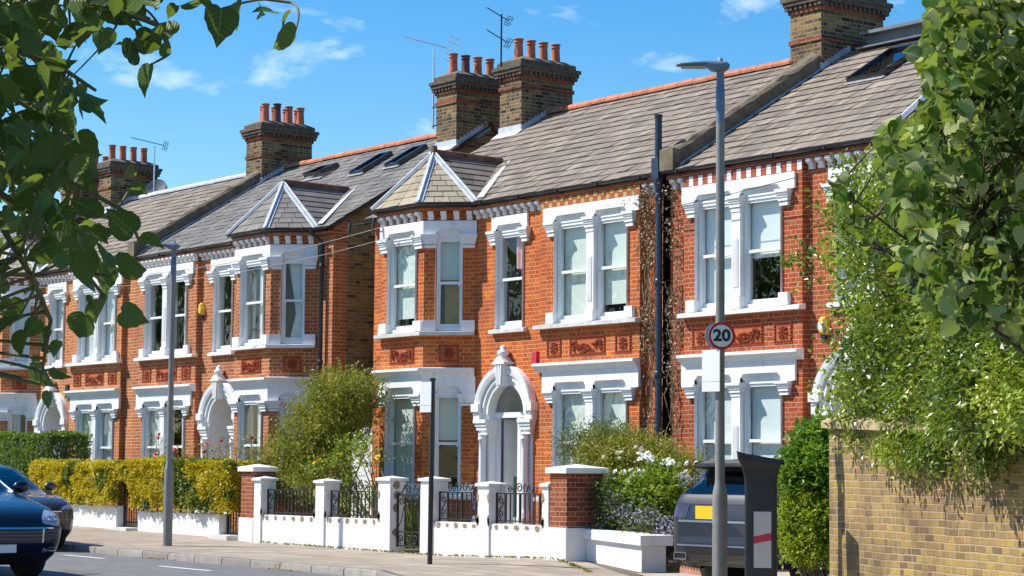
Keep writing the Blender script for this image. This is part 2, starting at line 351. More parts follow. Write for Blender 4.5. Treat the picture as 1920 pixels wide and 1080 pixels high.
M_CARBLK = plain('black_car_plastic', (.012, .012, .014), .4, var=.1)
M_GLOSSBK = plain('gloss_black_panel', (.02, .02, .025), .15, var=.05, coat=.6)
M_LAMP = plain('headlamp_lens', (.30, .38, .48), .08, var=.2, scale=12, coat=1.)
M_LAMPR = plain('tail_lamp_lens', (.10, .012, .012), .12, var=.2, coat=1.)
M_PLATEY = plain('yellow_plate', (.80, .52, .01), .4, var=.02)
M_YELLOW = plain('yellow_alarm_plastic', (.80, .46, .05), .4, var=.04)
M_NAVY = plain('navy_plastic', (.02, .03, .08), .4, var=.05)
M_REDBOX = plain('red_plastic', (.58, .03, .06), .5, var=.05)
M_WOOD = plain('bark', (.12, .085, .055), .95, var=.4, scale=12, bump=.5)
M_TWIG = plain('green_twig', (.15, .14, .05), .8, var=.3)
M_DRY = plain('dry_stem', (.30, .21, .13), .95, var=.35, scale=20)
M_TEAL = plain('teal_stained_glass', (.06, .30, .27), .3, var=.1)
M_GREENG = plain('green_stained_glass', (.08, .34, .09), .25, var=.3, scale=14)
M_AMBERG = plain('amber_stained_glass', (.40, .17, .03), .25, var=.6, scale=25)
M_BRICKBARE = plain('bare_patch', (.30, .20, .12), .9, var=.35, scale=30)
# ------------------------------------------------------------------ terraced houses
D0 = 23.962                     # main front wall plane (world y)
def roofz(y): return 6.39+.61*(y-23.75)
YE, YR = 23.765, 27.9            # eaves and ridge lines
def subframe(F, p0, p1):
    """frame along a plan segment p0->p1 of frame F; depth points outward (left of travel is +d)"""
    a = (Vector(p1)-Vector(p0)); Ln = a.length; a /= Ln; n = Vector((-a.y, a.x))
    return (lambda s, d, z: F(p0[0]+a.x*s+n.x*d, p0[1]+a.y*s+n.y*d, z)), Ln
def wallcells(mb, s0, s1, z0, z1, holes, d=0., **k):
    S = sorted({s0, s1, *[min(max(h[0], s0), s1) for h in holes], *[min(max(h[1], s0), s1) for h in holes]}); Z = sorted({z0, z1, *[h[2] for h in holes], *[h[3] for h in holes]})
    for a, b in zip(S, S[1:]):
        for c, e in zip(Z, Z[1:]):
            m = ((a+b)/2, (c+e)/2)
            if any(h[0] < m[0] < h[1] and h[2] < m[1] < h[3] for h in holes): continue
            mb.quad((a, d, c), (b, d, c), (b, d, e), (a, d, e), **k)
FLOORS = {'up': dict(z0=4.0, head=5.93, cap=(5.57, 5.83), rail=4.91, gt=5.74, top=6.09), 'gr': dict(z0=.93, head=2.95, cap=(2.59, 2.81), rail=1.88, gt=2.79, top=3.14)}
def window(root, F, s0, s1, fl, fill='blind', d=0.):
    """one sash window: frame and sashes, panes, and what hangs behind the glass"""
    f = FLOORS[fl]; z0, z1, rl = f['z0']+.02, f['gt']+.05, f['rail']; m = MB(F); w = .034
    a, b = s0+.012, s1-.012
    for x0, x1 in ((a, a+w), (b-w, b)): m.box(x0, x1, d-.15, d-.035, z0, z1)
    m.box(a+w, b-w, d-.15, d-.035, z1-.05, z1+.012); m.box(a+w, b-w, d-.18, d-.03, z0-.02, z0+.045)
    A, B = a+w, b-w; st = .032
    def sash(za, zb, dd, bot):
        m.box(A, A+st, dd-.02, dd+.02, za, zb); m.box(B-st, B, dd-.02, dd+.02, za, zb)
        m.box(A+st, B-st, dd-.02, dd+.02, za, za+bot); m.box(A+st, B-st, dd-.02, dd+.02, zb-.045, zb)
    sash(rl-.02, z1-.05, d-.075, .05); sash(z0+.045, rl+.025, d-.12, .075)
    for x in (A+.01, B-.05): m.box(x, x+.04, d-.09, d-.045, rl-.055, rl-.02)          # sash horns
    fo = m.build('window', M_FRAME, root)
    g = MB(F); g.quad((A+.02, d-.075, rl), (B-.02, d-.075, rl), (B-.02, d-.075, z1-.07), (A+.02, d-.075, z1-.07))
    g.quad((A+.02, d-.12, z0+.1), (B-.02, d-.12, z0+.1), (B-.02, d-.12, rl), (A+.02, d-.12, rl)); g.build('pane', M_GLASS, fo)
    def sheet(name, mat, za, zb, sa=A, sb=B, dd=-.18, wave=0., taper=0.):
        q = MB(F); n = max(2, int((sb-sa)/.02)) if wave else 1; row = 6 if taper else 1
        vs = []; fs = []
        for j in range(row+1):
            tz = j/row; z = za+(zb-za)*tz
            for i in range(n+1):
                t = i/n; s = sa+(sb-sa)*t*(1-taper*(1-abs(tz-.35)/.65 if tz > .35 else 1-(.35-tz)/.5))
                vs.append((s, d+dd+wave*sin(t*n*.9+tz), z))
        for j in range(row):
            for i in range(n): fs.append((j*(n+1)+i, j*(n+1)+i+1, (j+1)*(n+1)+i+1, (j+1)*(n+1)+i))
        q.add(vs, fs, smooth=True); q.build(name, mat, fo)
    zt = z1-.03; full = zt-z0
    for it in (fill if isinstance(fill, (list, tuple)) else [fill]):
        if it == 'blind': sheet('blind', M_BLIND, z0+.10, zt)
        elif it == 'blind_gap': sheet('blind', M_BLIND, z0+.26, zt)
        elif it == 'blind_half': sheet('blind', M_BLIND, rl+.07, zt)
        elif it == 'white': sheet('blind', M_BLINDW, z0+.05, zt)
        elif it == 'white_half': sheet('blind', M_BLINDW, rl-.10, zt)
        elif it == 'net': sheet('net_curtain', M_NET, z0+.05, zt, wave=.012)
        elif it == 'net_half': sheet('net_curtain', M_NET, z0+.05, zt, sa=A, sb=A+(B-A)*.5, wave=.015)
        elif it == 'tied': sheet('net_curtain', M_NET, z0+.08, zt, sa=A, sb=B-.05, wave=.02, taper=.5)
        elif it == 'ochre': sheet('curtain', M_CURTY, z0+.05, rl+.5, sa=A+.08, sb=A+.42, wave=.02, dd=-.30)
        elif it == 'pink': sheet('curtain', M_CURTP, rl+.2, zt, sa=A+(B-A)*.45, sb=B, wave=.02, taper=-.25)
    return fo
def surround(mb, F, ops, fl, sl, sr, cs, d=.0, flute=True, blocks=True, top=None, ext=0.):
    """painted stone dressings round a group of openings on one wall face"""
    f = FLOORS[fl]; z0, hd, (c0, c1), tp = f['z0'], f['head'], f['cap'], top or f['top']; m = mb; m.fr = F; p = d+.045; ch = .07
    poly = [(sl-ext, tp), (sl-ext, c1)]
    for a, b in ops: poly += [(a, c1), (a, hd-ch), (a+ch, hd), (b-ch, hd), (b, hd-ch), (b, c1)]
    poly += [(sr+ext, c1), (sr+ext, tp)]
    m.prism(poly[::-1], d-.01, p)
    for a, b in ops:
        m.quad((a, d+.044, z0), (a, d-.24, z0), (a, d-.24, c1+.1), (a, d+.044, c1+.1)); m.quad((b, d+.044, z0), (b, d-.24, z0), (b, d-.24, c1+.1), (b, d+.044, c1+.1))
        m.quad((a, d+.03, z0), (b, d+.03, z0), (b, d-.26, z0+.02), (a, d-.26, z0+.02))
        m.box(a+.004, b-.004, d-.18, d-.02, f['gt']+.055, hd-ch+.02); m.box(a+.004, b-.004, d-.18, d-.008, hd-ch+.021, hd+.03)
    for s0, s1, kind in cs:               # piers that carry capitals
        h = (c1-c0)
        for k, (za, zb, e) in enumerate(((0, .24, .012), (.28, .52, .030), (.52, .66, .045), (.66, .80, .060), (.80, 1.0, .078))):
            m.box(s0-e*.8, s1+e*.8, d-.22, p+e, c0+za*h, c0+zb*h)
        if kind == 'M':
            m.box(s0-.003, s1+.003, d-.225, p, z0, c0)
            if flute:
                for k in range(4):
                    x = s0+(s1-s0)*(.22+.16*k); m.box(x, x+(s1-s0)*.09, p, p+.012, z0+.35, z0+(c0-z0)*.72)
        if blocks: m.box(s0-.02, s1+.02, d-.22, p+.03, z0, z0+.20); 
def terracotta(root, F, s0, s1, z0, z1, kind, d=0.):
    m = MB(F); w, h = s1-s0, z1-z0; m.box(s0, s1, d-.01, d+.006, z0, z1, mi=1)
    st = .052; n = max(3, round(w/st)); k = max(3, round(h/st))
    def stud(s, z): m.add([(s-.021, d+.006, z-.021), (s+.021, d+.006, z-.021), (s+.021, d+.006, z+.021), (s-.021, d+.006, z+.021), (s, d+.045, z)], [(0, 1, 4), (1, 2, 4), (2, 3, 4), (3, 0, 4)])
    for i in range(n):
        s = s0+w*(i+.5)/n; stud(s, z0+.03); stud(s, z1-.03)
    for j in range(1, k-1):
        z = z0+h*(j+.5)/k; stud(s0+.03, z); stud(s1-.03, z)
    cs, cz = (s0+s1)/2, (z0+z1)/2; r = random.Random(int(abs(s0*977+w*131)*10))
    if kind == 'rose':
        R = min(w, h)/2-.085
        for a in range(8):
            t = a*PI/4
            for q in (.35, .65, .95):
                rr_ = R*q*(1.15 if a % 2 else 1); m.octa((cs+rr_*cos(t), d+.014, cz+rr_*sin(t)), .034, .040, .034)
        m.octa((cs, d+.02, cz), .03, .03, .03)
    else:
        for i in range(64):
            t = r.uniform(-1, 1); y = cz+h*.20-(1-t*t)*h*.36; th = .04+.05*(1-t*t)
            m.octa((cs+t*(w/2-.13)+r.uniform(-.02, .02), d+.02+r.uniform(0, .012), y+r.uniform(-th, th)), r.uniform(.020, .036), .045, r.uniform(.020, .036))
        for sg in (-1, 1):
            for i in range(9): m.octa((cs+sg*(w/2-.12)+r.uniform(-.02, .02), d+.018, cz+h*.22-i*h*.055), .028, .040, .028)
    m.build('terracotta_panel', [M_TERRA, M_TERRA_LIT], root)
CONS = [(0, 0), (.045, 0), (.06, .03), (.05, .065), (.075, .085), (.11, .10), (.125, .125), (.125, .16), (0, .16)]
def tiles(mb, a0, a1, b0, b1, gauge, width, butt=.022, lift=0., seed=1, mi=0, jit=.004, dark=.25):
    """roof covering laid course by course between an eaves edge a0-a1 and a top edge b0-b1"""
    a0, a1, b0, b1 = map(Vector, (a0, a1, b0, b1)); R = random.Random(seed)
    H = (((b0+b1)-(a0+a1))/2).length; n = max(1, round(H/gauge)); nrm = (a1-a0).cross((b0+b1)/2-a0).normalized()
    if nrm.z < 0: nrm = -nrm
    for j in range(n):
        t0, t1 = j/n, (j+1)/n; p0, p1 = a0.lerp(b0, t0), a1.lerp(b1, t0); q0, q1 = a0.lerp(b0, min(1, t1+.02)), a1.lerp(b1, min(1, t1+.02))
        Ln = (p1-p0).length; e = p1-p0; off = (width*.5 if j % 2 else 0)+R.uniform(-.01, .01); xs = [0.]; x = off if off > .02 else width
        while x < Ln-.02: xs.append(x); x += width
        xs.append(Ln)
        rowt = R.uniform(-.06, .06)
        for s0, s1 in zip(xs, xs[1:]):
            f0, f1 = (s0+.006)/max(Ln, 1e-6), (s1-.006)/max(Ln, 1e-6); g0, g1 = f0, f1
            z = lift+butt+R.uniform(-jit, jit)*1.6; ti = min(1, max(0, .5+rowt+R.gauss(0, .19)))
            if R.random() < .03: ti = R.choice([.02, .98])
            A, B = p0.lerp(p1, f0)+nrm*z, p0.lerp(p1, f1)+nrm*(z+R.uniform(-jit, jit)*1.6); Cc, Dd = q0.lerp(q1, g1)+nrm*lift, q0.lerp(q1, g0)+nrm*lift
            A2, B2 = p0.lerp(p1, f0)+nrm*(lift-.004), p0.lerp(p1, f1)+nrm*(lift-.004)
            mb.add([A, B, Cc, Dd, A2, B2], [(0, 1, 2, 3), (4, 5, 1, 0)], tint=ti, mi=mi, raw=True)
def chimney(root, x0, x1, y0, y1, zb, pots, band=9.47, seed=0, base=None):
    """brick stack with corbelled head; pots are its sub-parts: (x, y, height, sooty)"""
    m = MB(); B = lambda e, za, zb_, mi: m.box(x0-e, x1+e, y0-e, y1+e, za, zb_, mi=mi)
    B(0, zb, band-.075, 0); B(.028, band-.075, band+.005, 1); B(0, band+.005, 9.60, 0); B(.03, 9.60, 9.672, 1)
    R = random.Random(seed)
    for (a0, a1, fx) in ((x0, x1, False), (y0, y1, True)):        # dog-tooth course
        k = int((a1-a0+.1)/.115)
        for i in range(k+1):
            p = a0-.05+(a1-a0+.1)*i/k
            for side in (0, 1):
                q = ((y0-.075, y0+.02) if side == 0 else (y1-.02, y1+.075)) if not fx else ((x0-.075, x0+.02) if side == 0 else (x1-.02, x1+.075))
                if fx: m.box(q[0], q[1], p-.03, p+.03, 9.672, 9.745, mi=2)
                else: m.box(p-.03, p+.03, q[0], q[1], 9.672, 9.745, mi=2)
    B(.035, 9.672, 9.745, 2); B(.10, 9.745, 9.82, 2); B(.13, 9.82, 9.895, 2); B(.05, 9.895, 10.0, 2)
    e0, e1 = .05, -.12
    vs = [(x0-e0, y0-e0, 10.), (x1+e0, y0-e0, 10.), (x1+e0, y1+e0, 10.), (x0-e0, y1+e0, 10.), (x0-e1, y0-e1, 10.09), (x1+e1, y0-e1, 10.09), (x1+e1, y1+e1, 10.09), (x0-e1, y1+e1, 10.09)]
    m.add(vs, [(0, 1, 5, 4), (1, 2, 6, 5), (2, 3, 7, 6), (3, 0, 4, 7), (4, 5, 6, 7)], mi=3)
    o = m.build('chimney', [M_CHIM, M_CHRED, M_SOOT, M_RENDER], root)
    fl = MB(); e = .012                                            # lead flashing: apron in front, steps up the side
    zf = roofz(y0)
    fl.box(x0-.03, x1+e, y0-e, y0, zf-.05, zf+.16); fl.quad((x0-.05, y0-.20, roofz(y0-.20)+.03), (x1+.06, y0-.20, roofz(y0-.20)+.03), (x1+.06, y0, zf+.05), (x0-.05, y0, zf+.05))
    for xs in (x1+e,):
        k = 9
        for i in range(k):
            ya, yb = y0+(YR-y0)*i/k, y0+(YR-y0)*(i+1)/k
            fl.box(xs-e, xs, ya, yb, roofz(ya)-.04, roofz(yb)+.10)
    fl.build('flashing', M_LEAD, root)
    for (px, py, h, so) in pots:
        r = .10; q = MB(); q.lathe([(r*1.12, -.02), (r*1.1, .02), (r, .05), (r*.88, h*.70), (r*.87, h*.78), (r*1.0, h*.80), (r*1.0, h*.84), (r*.9, h*.86), (r*.9, h*.93), (r*1.08, h*.95), (r*1.08, h), (r*.8, h), (r*.76, h-.12)], (px, py, 10.07), 18)
        q.build('chimney_pot', M_POTB if so else M_POT, o)
    return o
def skylight(root, xc, ya, yb, w, tilt=0.):
    sl = Vector((0, 1, .61)).normalized(); nr = Vector((0, -.61, 1)).normalized(); p = Vector((xc, ya, roofz(ya))); Ln = (yb-ya)*math.sqrt(1+.61**2)
    if tilt: 
        fr = lambda s, d, z: tuple(p+Vector((s, 0, 0))+sl*d+nr*(.03+z+tilt*d*-.35+tilt*Ln*.35))
    else: fr = lambda s, d, z: tuple(p+Vector((s, 0, 0))+sl*d+nr*(.03+z))
    m = MB(fr); b = .06
    m.box(-w/2, -w/2+b, 0, Ln, -.02, .09); m.box(w/2-b, w/2, 0, Ln, -.02, .09); m.box(-w/2+b, w/2-b, 0, b, -.02, .07); m.box(-w/2+b, w/2-b, Ln-b*1.4, Ln, -.02, .10)
    o = m.build('skylight', M_GLOSSBK, root)
    g = MB(fr); g.quad((-w/2+b, b, .05), (w/2-b, b, .05), (w/2-b, Ln-b, .05), (-w/2+b, Ln-b, .05)); g.build('pane', M_SKYL, o)
    f2 = lambda s, d, z: tuple(p+Vector((s, 0, 0))+sl*d+nr*(.03+z)); a = MB(f2); a.box(-w/2-.04, w/2+.04, -.11, -.01, 0, .010); a.build('apron', M_LEADD, o)

def house(key, label, X0, s, spec):
    F = lambda u, d, z: (X0+s*u, D0-d, z)
    root = thing('terraced_house', label, 'house', (X0+s*4.45, D0, 0), 'red brick terraced houses')
    mB = M_BRICK[key]; U = 8.9; BAY = [(.63, 0), (1.33, .7), (2.79, .7), (3.49, 0)]
    PL, PR, pd = 5.64, 8.43, .11; OPS = [(6.09, 7.02), (7.22, 8.12)]; W1 = (4.17, 5.0); UP, GR = FLOORS['up'], FLOORS['gr']
    vz = lambda f: (f['z0'], f['head'])
    # ---- walls
    m = MB(F)
    wallcells(m, 0, U, -.5, 6.45, [(BAY[0][0], BAY[3][0], -.6, 6.32), (PL, PR, -.6, 6.10), (*W1, *vz(UP)), (3.99, 5.09, -.6, 2.96)])
    wallcells(m, PL, PR, -.5, 6.10, [(*o_, *vz(f)) for o_ in OPS for f in (UP, GR)], d=pd)
    for x in (PL, PR): m.quad((x, 0, -.5), (x, pd, -.5), (x, pd, 6.10), (x, 0, 6.10))
    m.quad((PL, 0, 6.10), (PR, 0, 6.10), (PR, pd, 6.10), (PL, pd, 6.10))
    faces = []
    for i, (p0, p1) in enumerate(zip(BAY, BAY[1:])):
        G, Ln = subframe(F, p0, p1); op = (.25, 1.22) if i == 1 else ((.225, .745) if i == 2 else (Ln-.745, Ln-.225)); faces.append((G, Ln, op, i))
        m.fr = G; wallcells(m, 0, Ln, -.5, 6.34, [(*op, *vz(f)) for f in (UP, GR)])
    m.build('wall', mB, root)
    # ---- interior: floors, room wall behind
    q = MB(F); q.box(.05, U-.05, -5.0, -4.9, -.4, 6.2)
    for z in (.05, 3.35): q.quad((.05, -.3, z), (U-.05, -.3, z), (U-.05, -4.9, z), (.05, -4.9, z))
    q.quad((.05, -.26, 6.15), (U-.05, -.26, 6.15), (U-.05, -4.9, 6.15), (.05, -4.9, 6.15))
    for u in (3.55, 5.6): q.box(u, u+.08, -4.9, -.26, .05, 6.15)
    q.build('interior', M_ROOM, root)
    # ---- dressings
    def sill(path, z, th=.085, pr=.13): m.fr = F; m.sweep(path, [(-.02, z-th), (pr, z-th), (pr, z-.02), (-.02, z+.005)])
    P2 = lambda a, b, d: [(a, d), (b, d)]
    for fl in ('up', 'gr'):
        f = FLOORS[fl]; tp = 6.09 if fl == 'up' else 3.14
        m = MB(F); surround(m, F, OPS, fl, PL+.13, PR+.02, [(5.92, 6.09, 'E'), (7.02, 7.22, 'M'), (8.12, 8.29, 'E')], d=pd, top=tp); m.build('window_surround', M_WHITE, root)
        m = MB(F)
        for G, Ln, op, i in faces:
            t = .045*math.tan(rad(22.5)); cs = [(.05 if i == 1 else .02, op[0], 'E'), (op[1], Ln-.02, 'E')]
            surround(m, G, [op], fl, 0, Ln, cs, ext=t-.001*(i != 1), top=tp)
        m.build('window_surround', M_WHITE, root)
    m = MB(F); surround(m, F, [W1], 'up', 4.04, 5.14, [(4.02, 4.17, 'E'), (5.0, 5.15, 'E')], blocks=False)
    m.build('window_surround', M_WHITE, root)
    for pa, zz, pr_ in ((P2(PL-.05, PR+.03, pd), UP['z0'], .13), (P2(4.04, 5.13, 0), UP['z0'], .10), (BAY, UP['z0'], .13), (P2(PL+.02, PR, pd), GR['z0'], .13), (BAY, GR['z0'], .13)):
        m = MB(F); sill(pa, zz, pr=pr_); m.build('sill', M_STONE if key == 'C' else M_WHITE, root)
    prof = [(-.01, 3.135), (.055, 3.135), (.065, 3.165), (.10, 3.20), (.135, 3.235), (.165, 3.25), (.165, 3.295), (-.01, 3.315)]
    for pa in ([(PL-.02, pd), (PR+.01, pd)], BAY): m = MB(F); m.sweep(pa, prof); m.build('cornice', M_WHITE, root)
    # ---- terracotta
    for a, b, k in ((5.86, 6.28, 'rose'), (6.52, 7.52, 'swag'), (7.78, 8.22, 'rose')): terracotta(root, F, a, b, 3.40, 3.75, k, d=pd)
    for G, Ln, op, i in faces:
        if i == 1: terracotta(root, G, .34, 1.16, 3.40, 3.75, 'swag')
        else: terracotta(root, G, Ln/2-.2, Ln/2+.2, 3.40, 3.75, 'rose')
    # ---- eaves brackets, chequer band
    def br(s0, d, G=F):
        m = MB(G); m.sprism([(d+a, 6.105+b) for a, b in CONS], s0, s0+.105); m.build('eaves_bracket', M_WHITE, root)
    runs = [(3.56, PL-.08)] + ([(PR+.06, U-.1)] if not spec.get('dentil_pair') else [(PL, U-.1)])
    for a, b in runs:
        n = round((b-a)/.215)
        for i in range(n+1): br(a+(b-a-.105)*i/max(n, 1), pd if PL-.02 <= a+(b-a)*i/max(n, 1) < PR-.05 else 0)
    for G, Ln, op, i in faces:
        n = round(Ln/.225)
        for k in range(n): br(Ln*(k+.5)/n-.05, 0, G)
    if not spec.get('dentil_pair'):
        m = MB(F); n = 24; w = (PR-PL)/n
        for i in range(n):
            for j in range(2):
                if key == 'C': mi = (i+j) % 2
                else: mi = 1 if i % 2 else 2
                m.box(PL+w*i+.006, PL+w*(i+1)-.006, 0, pd+.006, 6.108+j*.082, 6.183+j*.082, mi=mi)
        m.box(PL, PR, 0, pd, 6.10, 6.275, mi=3); m.build('chequer_band', [M_YELB, M_REDB, M_WHITE, mB], root)
    # ---- eaves course above the brackets, gutter
    eav = [(0, 0)] + BAY + [(U, 0)]
    m = MB(F); m.sweep(eav, [(0, 6.268), (.10, 6.268), (.10, 6.335), (0, 6.335)]); m.build('eaves_course', mB, root)
    m = MB(F); m.sweep(eav, [(.0, 6.336), (.118, 6.336), (.118, 6.40), (.0, 6.40)])
    g = [(.168+.055*cos(PI+PI*i/8), 6.41+.055*sin(PI+PI*i/8)) for i in range(9)]; g = g+[(.168+.044*cos(PI+PI*(8-i)/8), 6.41+.044*sin(PI+PI*(8-i)/8)) for i, p in enumerate(g)]
    m.sweep([(-.12 if spec.get('gable') else 0, 0)]+BAY+[(U, 0)], g, smooth=False)
    for i in range(5):
        u = 3.9+i*1.15; m.sprism([(.115, 6.335), (.226, 6.352), (.230, 6.415), (.115, 6.415)], u, u+.03)
    m.build('gutter', M_BLACK, root)
    # ---- doorway
    uc, zs, Ri = 4.54, 2.42, .55
    m = MB(F); st = [(Ri, -.14), (Ri, .05), (.635, .05), (.65, .085), (.70, .085), (.72, .06), (.74, .12), (.80, .14), (.885, .15), (.90, .12), (.90, 0)]; n = 26
    vs = []; fs = []
    for i in range(n+1):
        t = PI*i/n
        for (r, d) in st: vs.append((uc-r*cos(t), d, zs+r*sin(t)))
    k = len(st)
    for i in range(n):
        for j in range(k-1): fs.append((i*k+j, i*k+j+1, (i+1)*k+j+1, (i+1)*k+j))
    m.add(vs, fs, smooth=False)
    for sg in (-1, 1):                     # piers under the arch, columns, corbels at the hood ends
        a, b = sorted((uc+sg*Ri, uc+sg*(Ri+.17))); e0, e1 = sorted((uc+sg*(Ri+.02), uc+sg*(Ri+.35)))
        m.box(a, b, -.14, .035, 2.30, zs); m.box(*sorted((uc+sg*.70, uc+sg*.93)), -.01, .17, zs+.05, zs+.20); m.box(*sorted((uc+sg*.72, uc+sg*.90)), -.01, .13, zs-.12, zs+.05)
        for za, zb, e in ((2.05, 2.13, .0), (2.13, 2.20, .03), (2.20, 2.26, .05), (2.26, 2.33, .075)):
            m.box(*sorted((uc+sg*(Ri-.03-e*.4), uc+sg*(Ri+.25+e))), -.14, .08+e, za, zb)
        m.box(*sorted((uc+sg*Ri, uc+sg*(Ri+.24))), -.14, .015, -.1, 2.05)
        cx = uc+sg*(Ri+.10); ctr = F(cx, .09, 0)
        q = MB(); q.lathe([(.11, .55), (.11, .62), (.085, .66), (.072, .72), (.066, 1.75), (.066, 1.93), (.085, 1.95), (.085, 1.99), (.07, 2.0), (.09, 2.05)], ctr, 16)
        m.add([tuple(v) for v in q.v], q.f, smooth=True, raw=True); m.box(*sorted((cx-.13, cx+.13)), -.02, .23, .25, .55); m.box(*sorted((cx-.15, cx+.15)), -.02, .25, -.1, .25)
    m.prism([(uc-.085, 2.93), (uc+.085, 2.93), (uc+.135, 3.33), (uc-.135, 3.33)], 0, .20)
    for kx in (-.05, 0, .05): m.prism([(uc+kx-.014, 2.95), (uc+kx+.014, 2.95), (uc+kx*1.5+.02, 3.32), (uc+kx*1.5-.02, 3.32)], .20, .225)
    m.box(uc-.19, uc+.19, 0, .24, 3.33, 3.37); m.prism([(uc-.17, 3.37), (uc+.17, 3.37), (uc+.06, 3.47), (uc-.06, 3.47)], .02, .22)
    fc = F(uc, .11, 0); q = MB(); q.lathe([(.06, 3.46), (.10, 3.50), (.115, 3.54), (.10, 3.58), (.055, 3.60), (.06, 3.64), (.03, 3.68), (.001, 3.69)], fc, 14); m.add([tuple(v) for v in q.v], q.f, smooth=True, raw=True)
    m.build('door_arch', M_WHITE, root)
    if spec.get('door') == 'open':
        m = MB(F)                                           # frame with fanlight bar, narrow side light
        m.box(3.985, 4.05, -.22, -.13, .1, zs); m.box(5.03, 5.095, -.22, -.13, .1, zs); m.box(3.99, 5.09, -.23, -.12, 2.36, 2.46); m.box(4.69, 4.78, -.23, -.12, .1, 2.36)
        m.box(4.78, 5.03, -.22, -.14, .1, .95); m.box(4.78, 5.03, -.22, -.14, 1.18, 1.28)
        fr = m.build('door_frame', M_FRAME, root)
        g = MB(F); n = 14; pts = [(uc-.55*cos(PI*i/n), -.17, 2.46+max(0, .55*sin(PI*i/n)-.04)) for i in range(n+1)]; g.add(pts, [list(range(n+1))]); g.quad((4.78, -.17, .95), (5.03, -.17, .95), (5.03, -.17, 2.36), (4.78, -.17, 2.36)); g.build('pane', M_GLASS, fr)
        h = MB(F); h.box(3.70, 3.78, -2.2, -.23, .05, 3.1); h.box(5.2, 5.28, -2.2, -.23, .05, 3.1); h.box(3.78, 5.2, -2.25, -2.2, .05, 3.1); h.box(3.78, 5.2, -2.2, -.23, 3.05, 3.1); h.box(3.78, 5.2, -2.2, -.23, .03, .06); h.build('hallway', M_HALL, root)
        d = MB(F); a, b = 4.055, 4.68                            # open leaf swung inwards against the hall wall: stained glass panels
        dl = MB(lambda s_, dd, z: F(4.085-s_*.06+dd, -.27-s_*.95, z)); dl.box(0, .8, -.02, .02, .12, 2.33); lf = dl.build('door', M_FRAME, root)
        for za, zb, mm, sa, sb in ((.3, 1.28, M_TEAL, .22, .74), (.36, 1.22, M_AMBERG, .28, .68), (.42, .66, M_GREENG, .34, .62), (.86, 1.14, M_GREENG, .34, .62)):
            pp = MB(dl.fr); dd = .022+.003*(['M_TEAL'] and [M_TEAL, M_AMBERG, M_GREENG].index(mm)); pp.box(sa, sb, -.021, dd, za, zb); pp.build('stained_panel', mm, lf)
    else:
        h = MB(F); h.box(3.90, 3.99, -1.3, -.14, .05, 3.1); h.box(5.09, 5.18, -1.3, -.14, .05, 3.1); h.box(3.9, 5.18, -1.38, -1.3, .05, 3.1)
        n = 12
        for i in range(n):
            t0, t1 = PI*i/n, PI*(i+1)/n; h.quad(*[(uc-.56*cos(t), d_, zs+.56*sin(t)) for t, d_ in ((t0, -.14), (t1, -.14), (t1, -1.3), (t0, -1.3))])
        for z in (1.98, 2.13): h.box(3.975, 4.02, -1.3, -.14, z, z+.07); h.box(5.06, 5.105, -1.3, -.14, z, z+.07)
        h.build('porch', M_HALL, root)
        b = MB(F); b.box(3.98, 4.0, -1.3, -.14, .05, 1.55); b.box(5.08, 5.10, -1.3, -.3, .05, 1.55); b.build('porch_dado', M_PIER, root)
        d = MB(F); d.box(4.1, 4.98, -1.29, -1.22, .1, 2.2)
        for a_, b_, c_, e_ in ((4.2, 4.5, .25, 1.0), (4.58, 4.88, .25, 1.0), (4.2, 4.5, 1.15, 2.05), (4.58, 4.88, 1.15, 2.05)): d.box(a_, b_, -1.22, -1.205, c_, e_)
        d.build('door', spec.get('door_mat', M_NAVY), root)
    m = MB(F); m.box(3.95, 5.13, -.3, .30, -.4, .10); m.build('doorstep', M_STONE, root)
    # ---- windows
    wf = spec['fill']
    for o_, k in zip(OPS, ('pu1', 'pu2')): window(root, F, *o_, 'up', wf[k], d=pd)
    for o_, k in zip(OPS, ('pg1', 'pg2')): window(root, F, *o_, 'gr', wf[k], d=pd)
    window(root, F, *W1, 'up', wf['w1'])
    for G, Ln, op, i in faces:
        for fl in ('up', 'gr'): window(root, G, *op, fl, wf[f'b{fl[0]}{i}'])
    # ---- roof
    m = MB(); ua, ub = (-.10, U) if spec.get('gable') else (0, U); xa, xb = sorted((X0+s*ua, X0+s*ub)); tm = spec['tile']
    tiles(m, (xa, YE, roofz(YE)), (xb, YE, roofz(YE)), (xa, YR, roofz(YR)), (xb, YR, roofz(YR)), spec['gauge'], spec['tw'], butt=spec['butt'], seed=ord(key))
    m.add([(xa, YE, roofz(YE)-.01), (xb, YE, roofz(YE)-.01), (xb, YR, roofz(YR)-.01), (xa, YR, roofz(YR)-.01), (xa, 32.1, 6.4), (xb, 32.1, 6.4)], [(0, 1, 2, 3), (3, 2, 5, 4)], tint=.3)
    rf = m.build('roof', tm, root)
    if spec.get('ridge'):
        m = MB(); R = random.Random(3); n = int((xb-xa)/.45)
        for i in range(n):
            x0_, x1_ = xa+(xb-xa)*i/n+.006, xa+(xb-xa)*(i+1)/n-.006; z = roofz(YR)+R.uniform(-.006, .006)
            m.add([(x, YR+.125*cos(t), z+.10*sin(t)) for x in (x0_, x1_) for t in [PI*j/8-.25+.5*j/8 for j in range(9)]], [(j, j+1, j+10, j+9) for j in range(8)], tint=R.random(), smooth=False)
        if spec['ridge'] is M_LEAD: m.box(xa, xb, YR-.3, YR-.01, roofz(YR-.3)+.02, roofz(YR-.3)+.03)
        m.build('ridge_tile_row', spec['ridge'], rf)
    # ---- bay roof
    A = F(2.06, .0, 7.52); Rg = F(2.06, -1.78, 7.50); e = .19; t = e*math.tan(rad(22.5)); ze = 6.42
    IL, FL, FR, IR = F(.63-e*.9, .12, ze), F(1.33-t, .7+e, ze), F(2.79+t, .7+e, ze), F(3.49+e*.9, .12, ze)
    m = MB(); bm_ = spec['baytile']
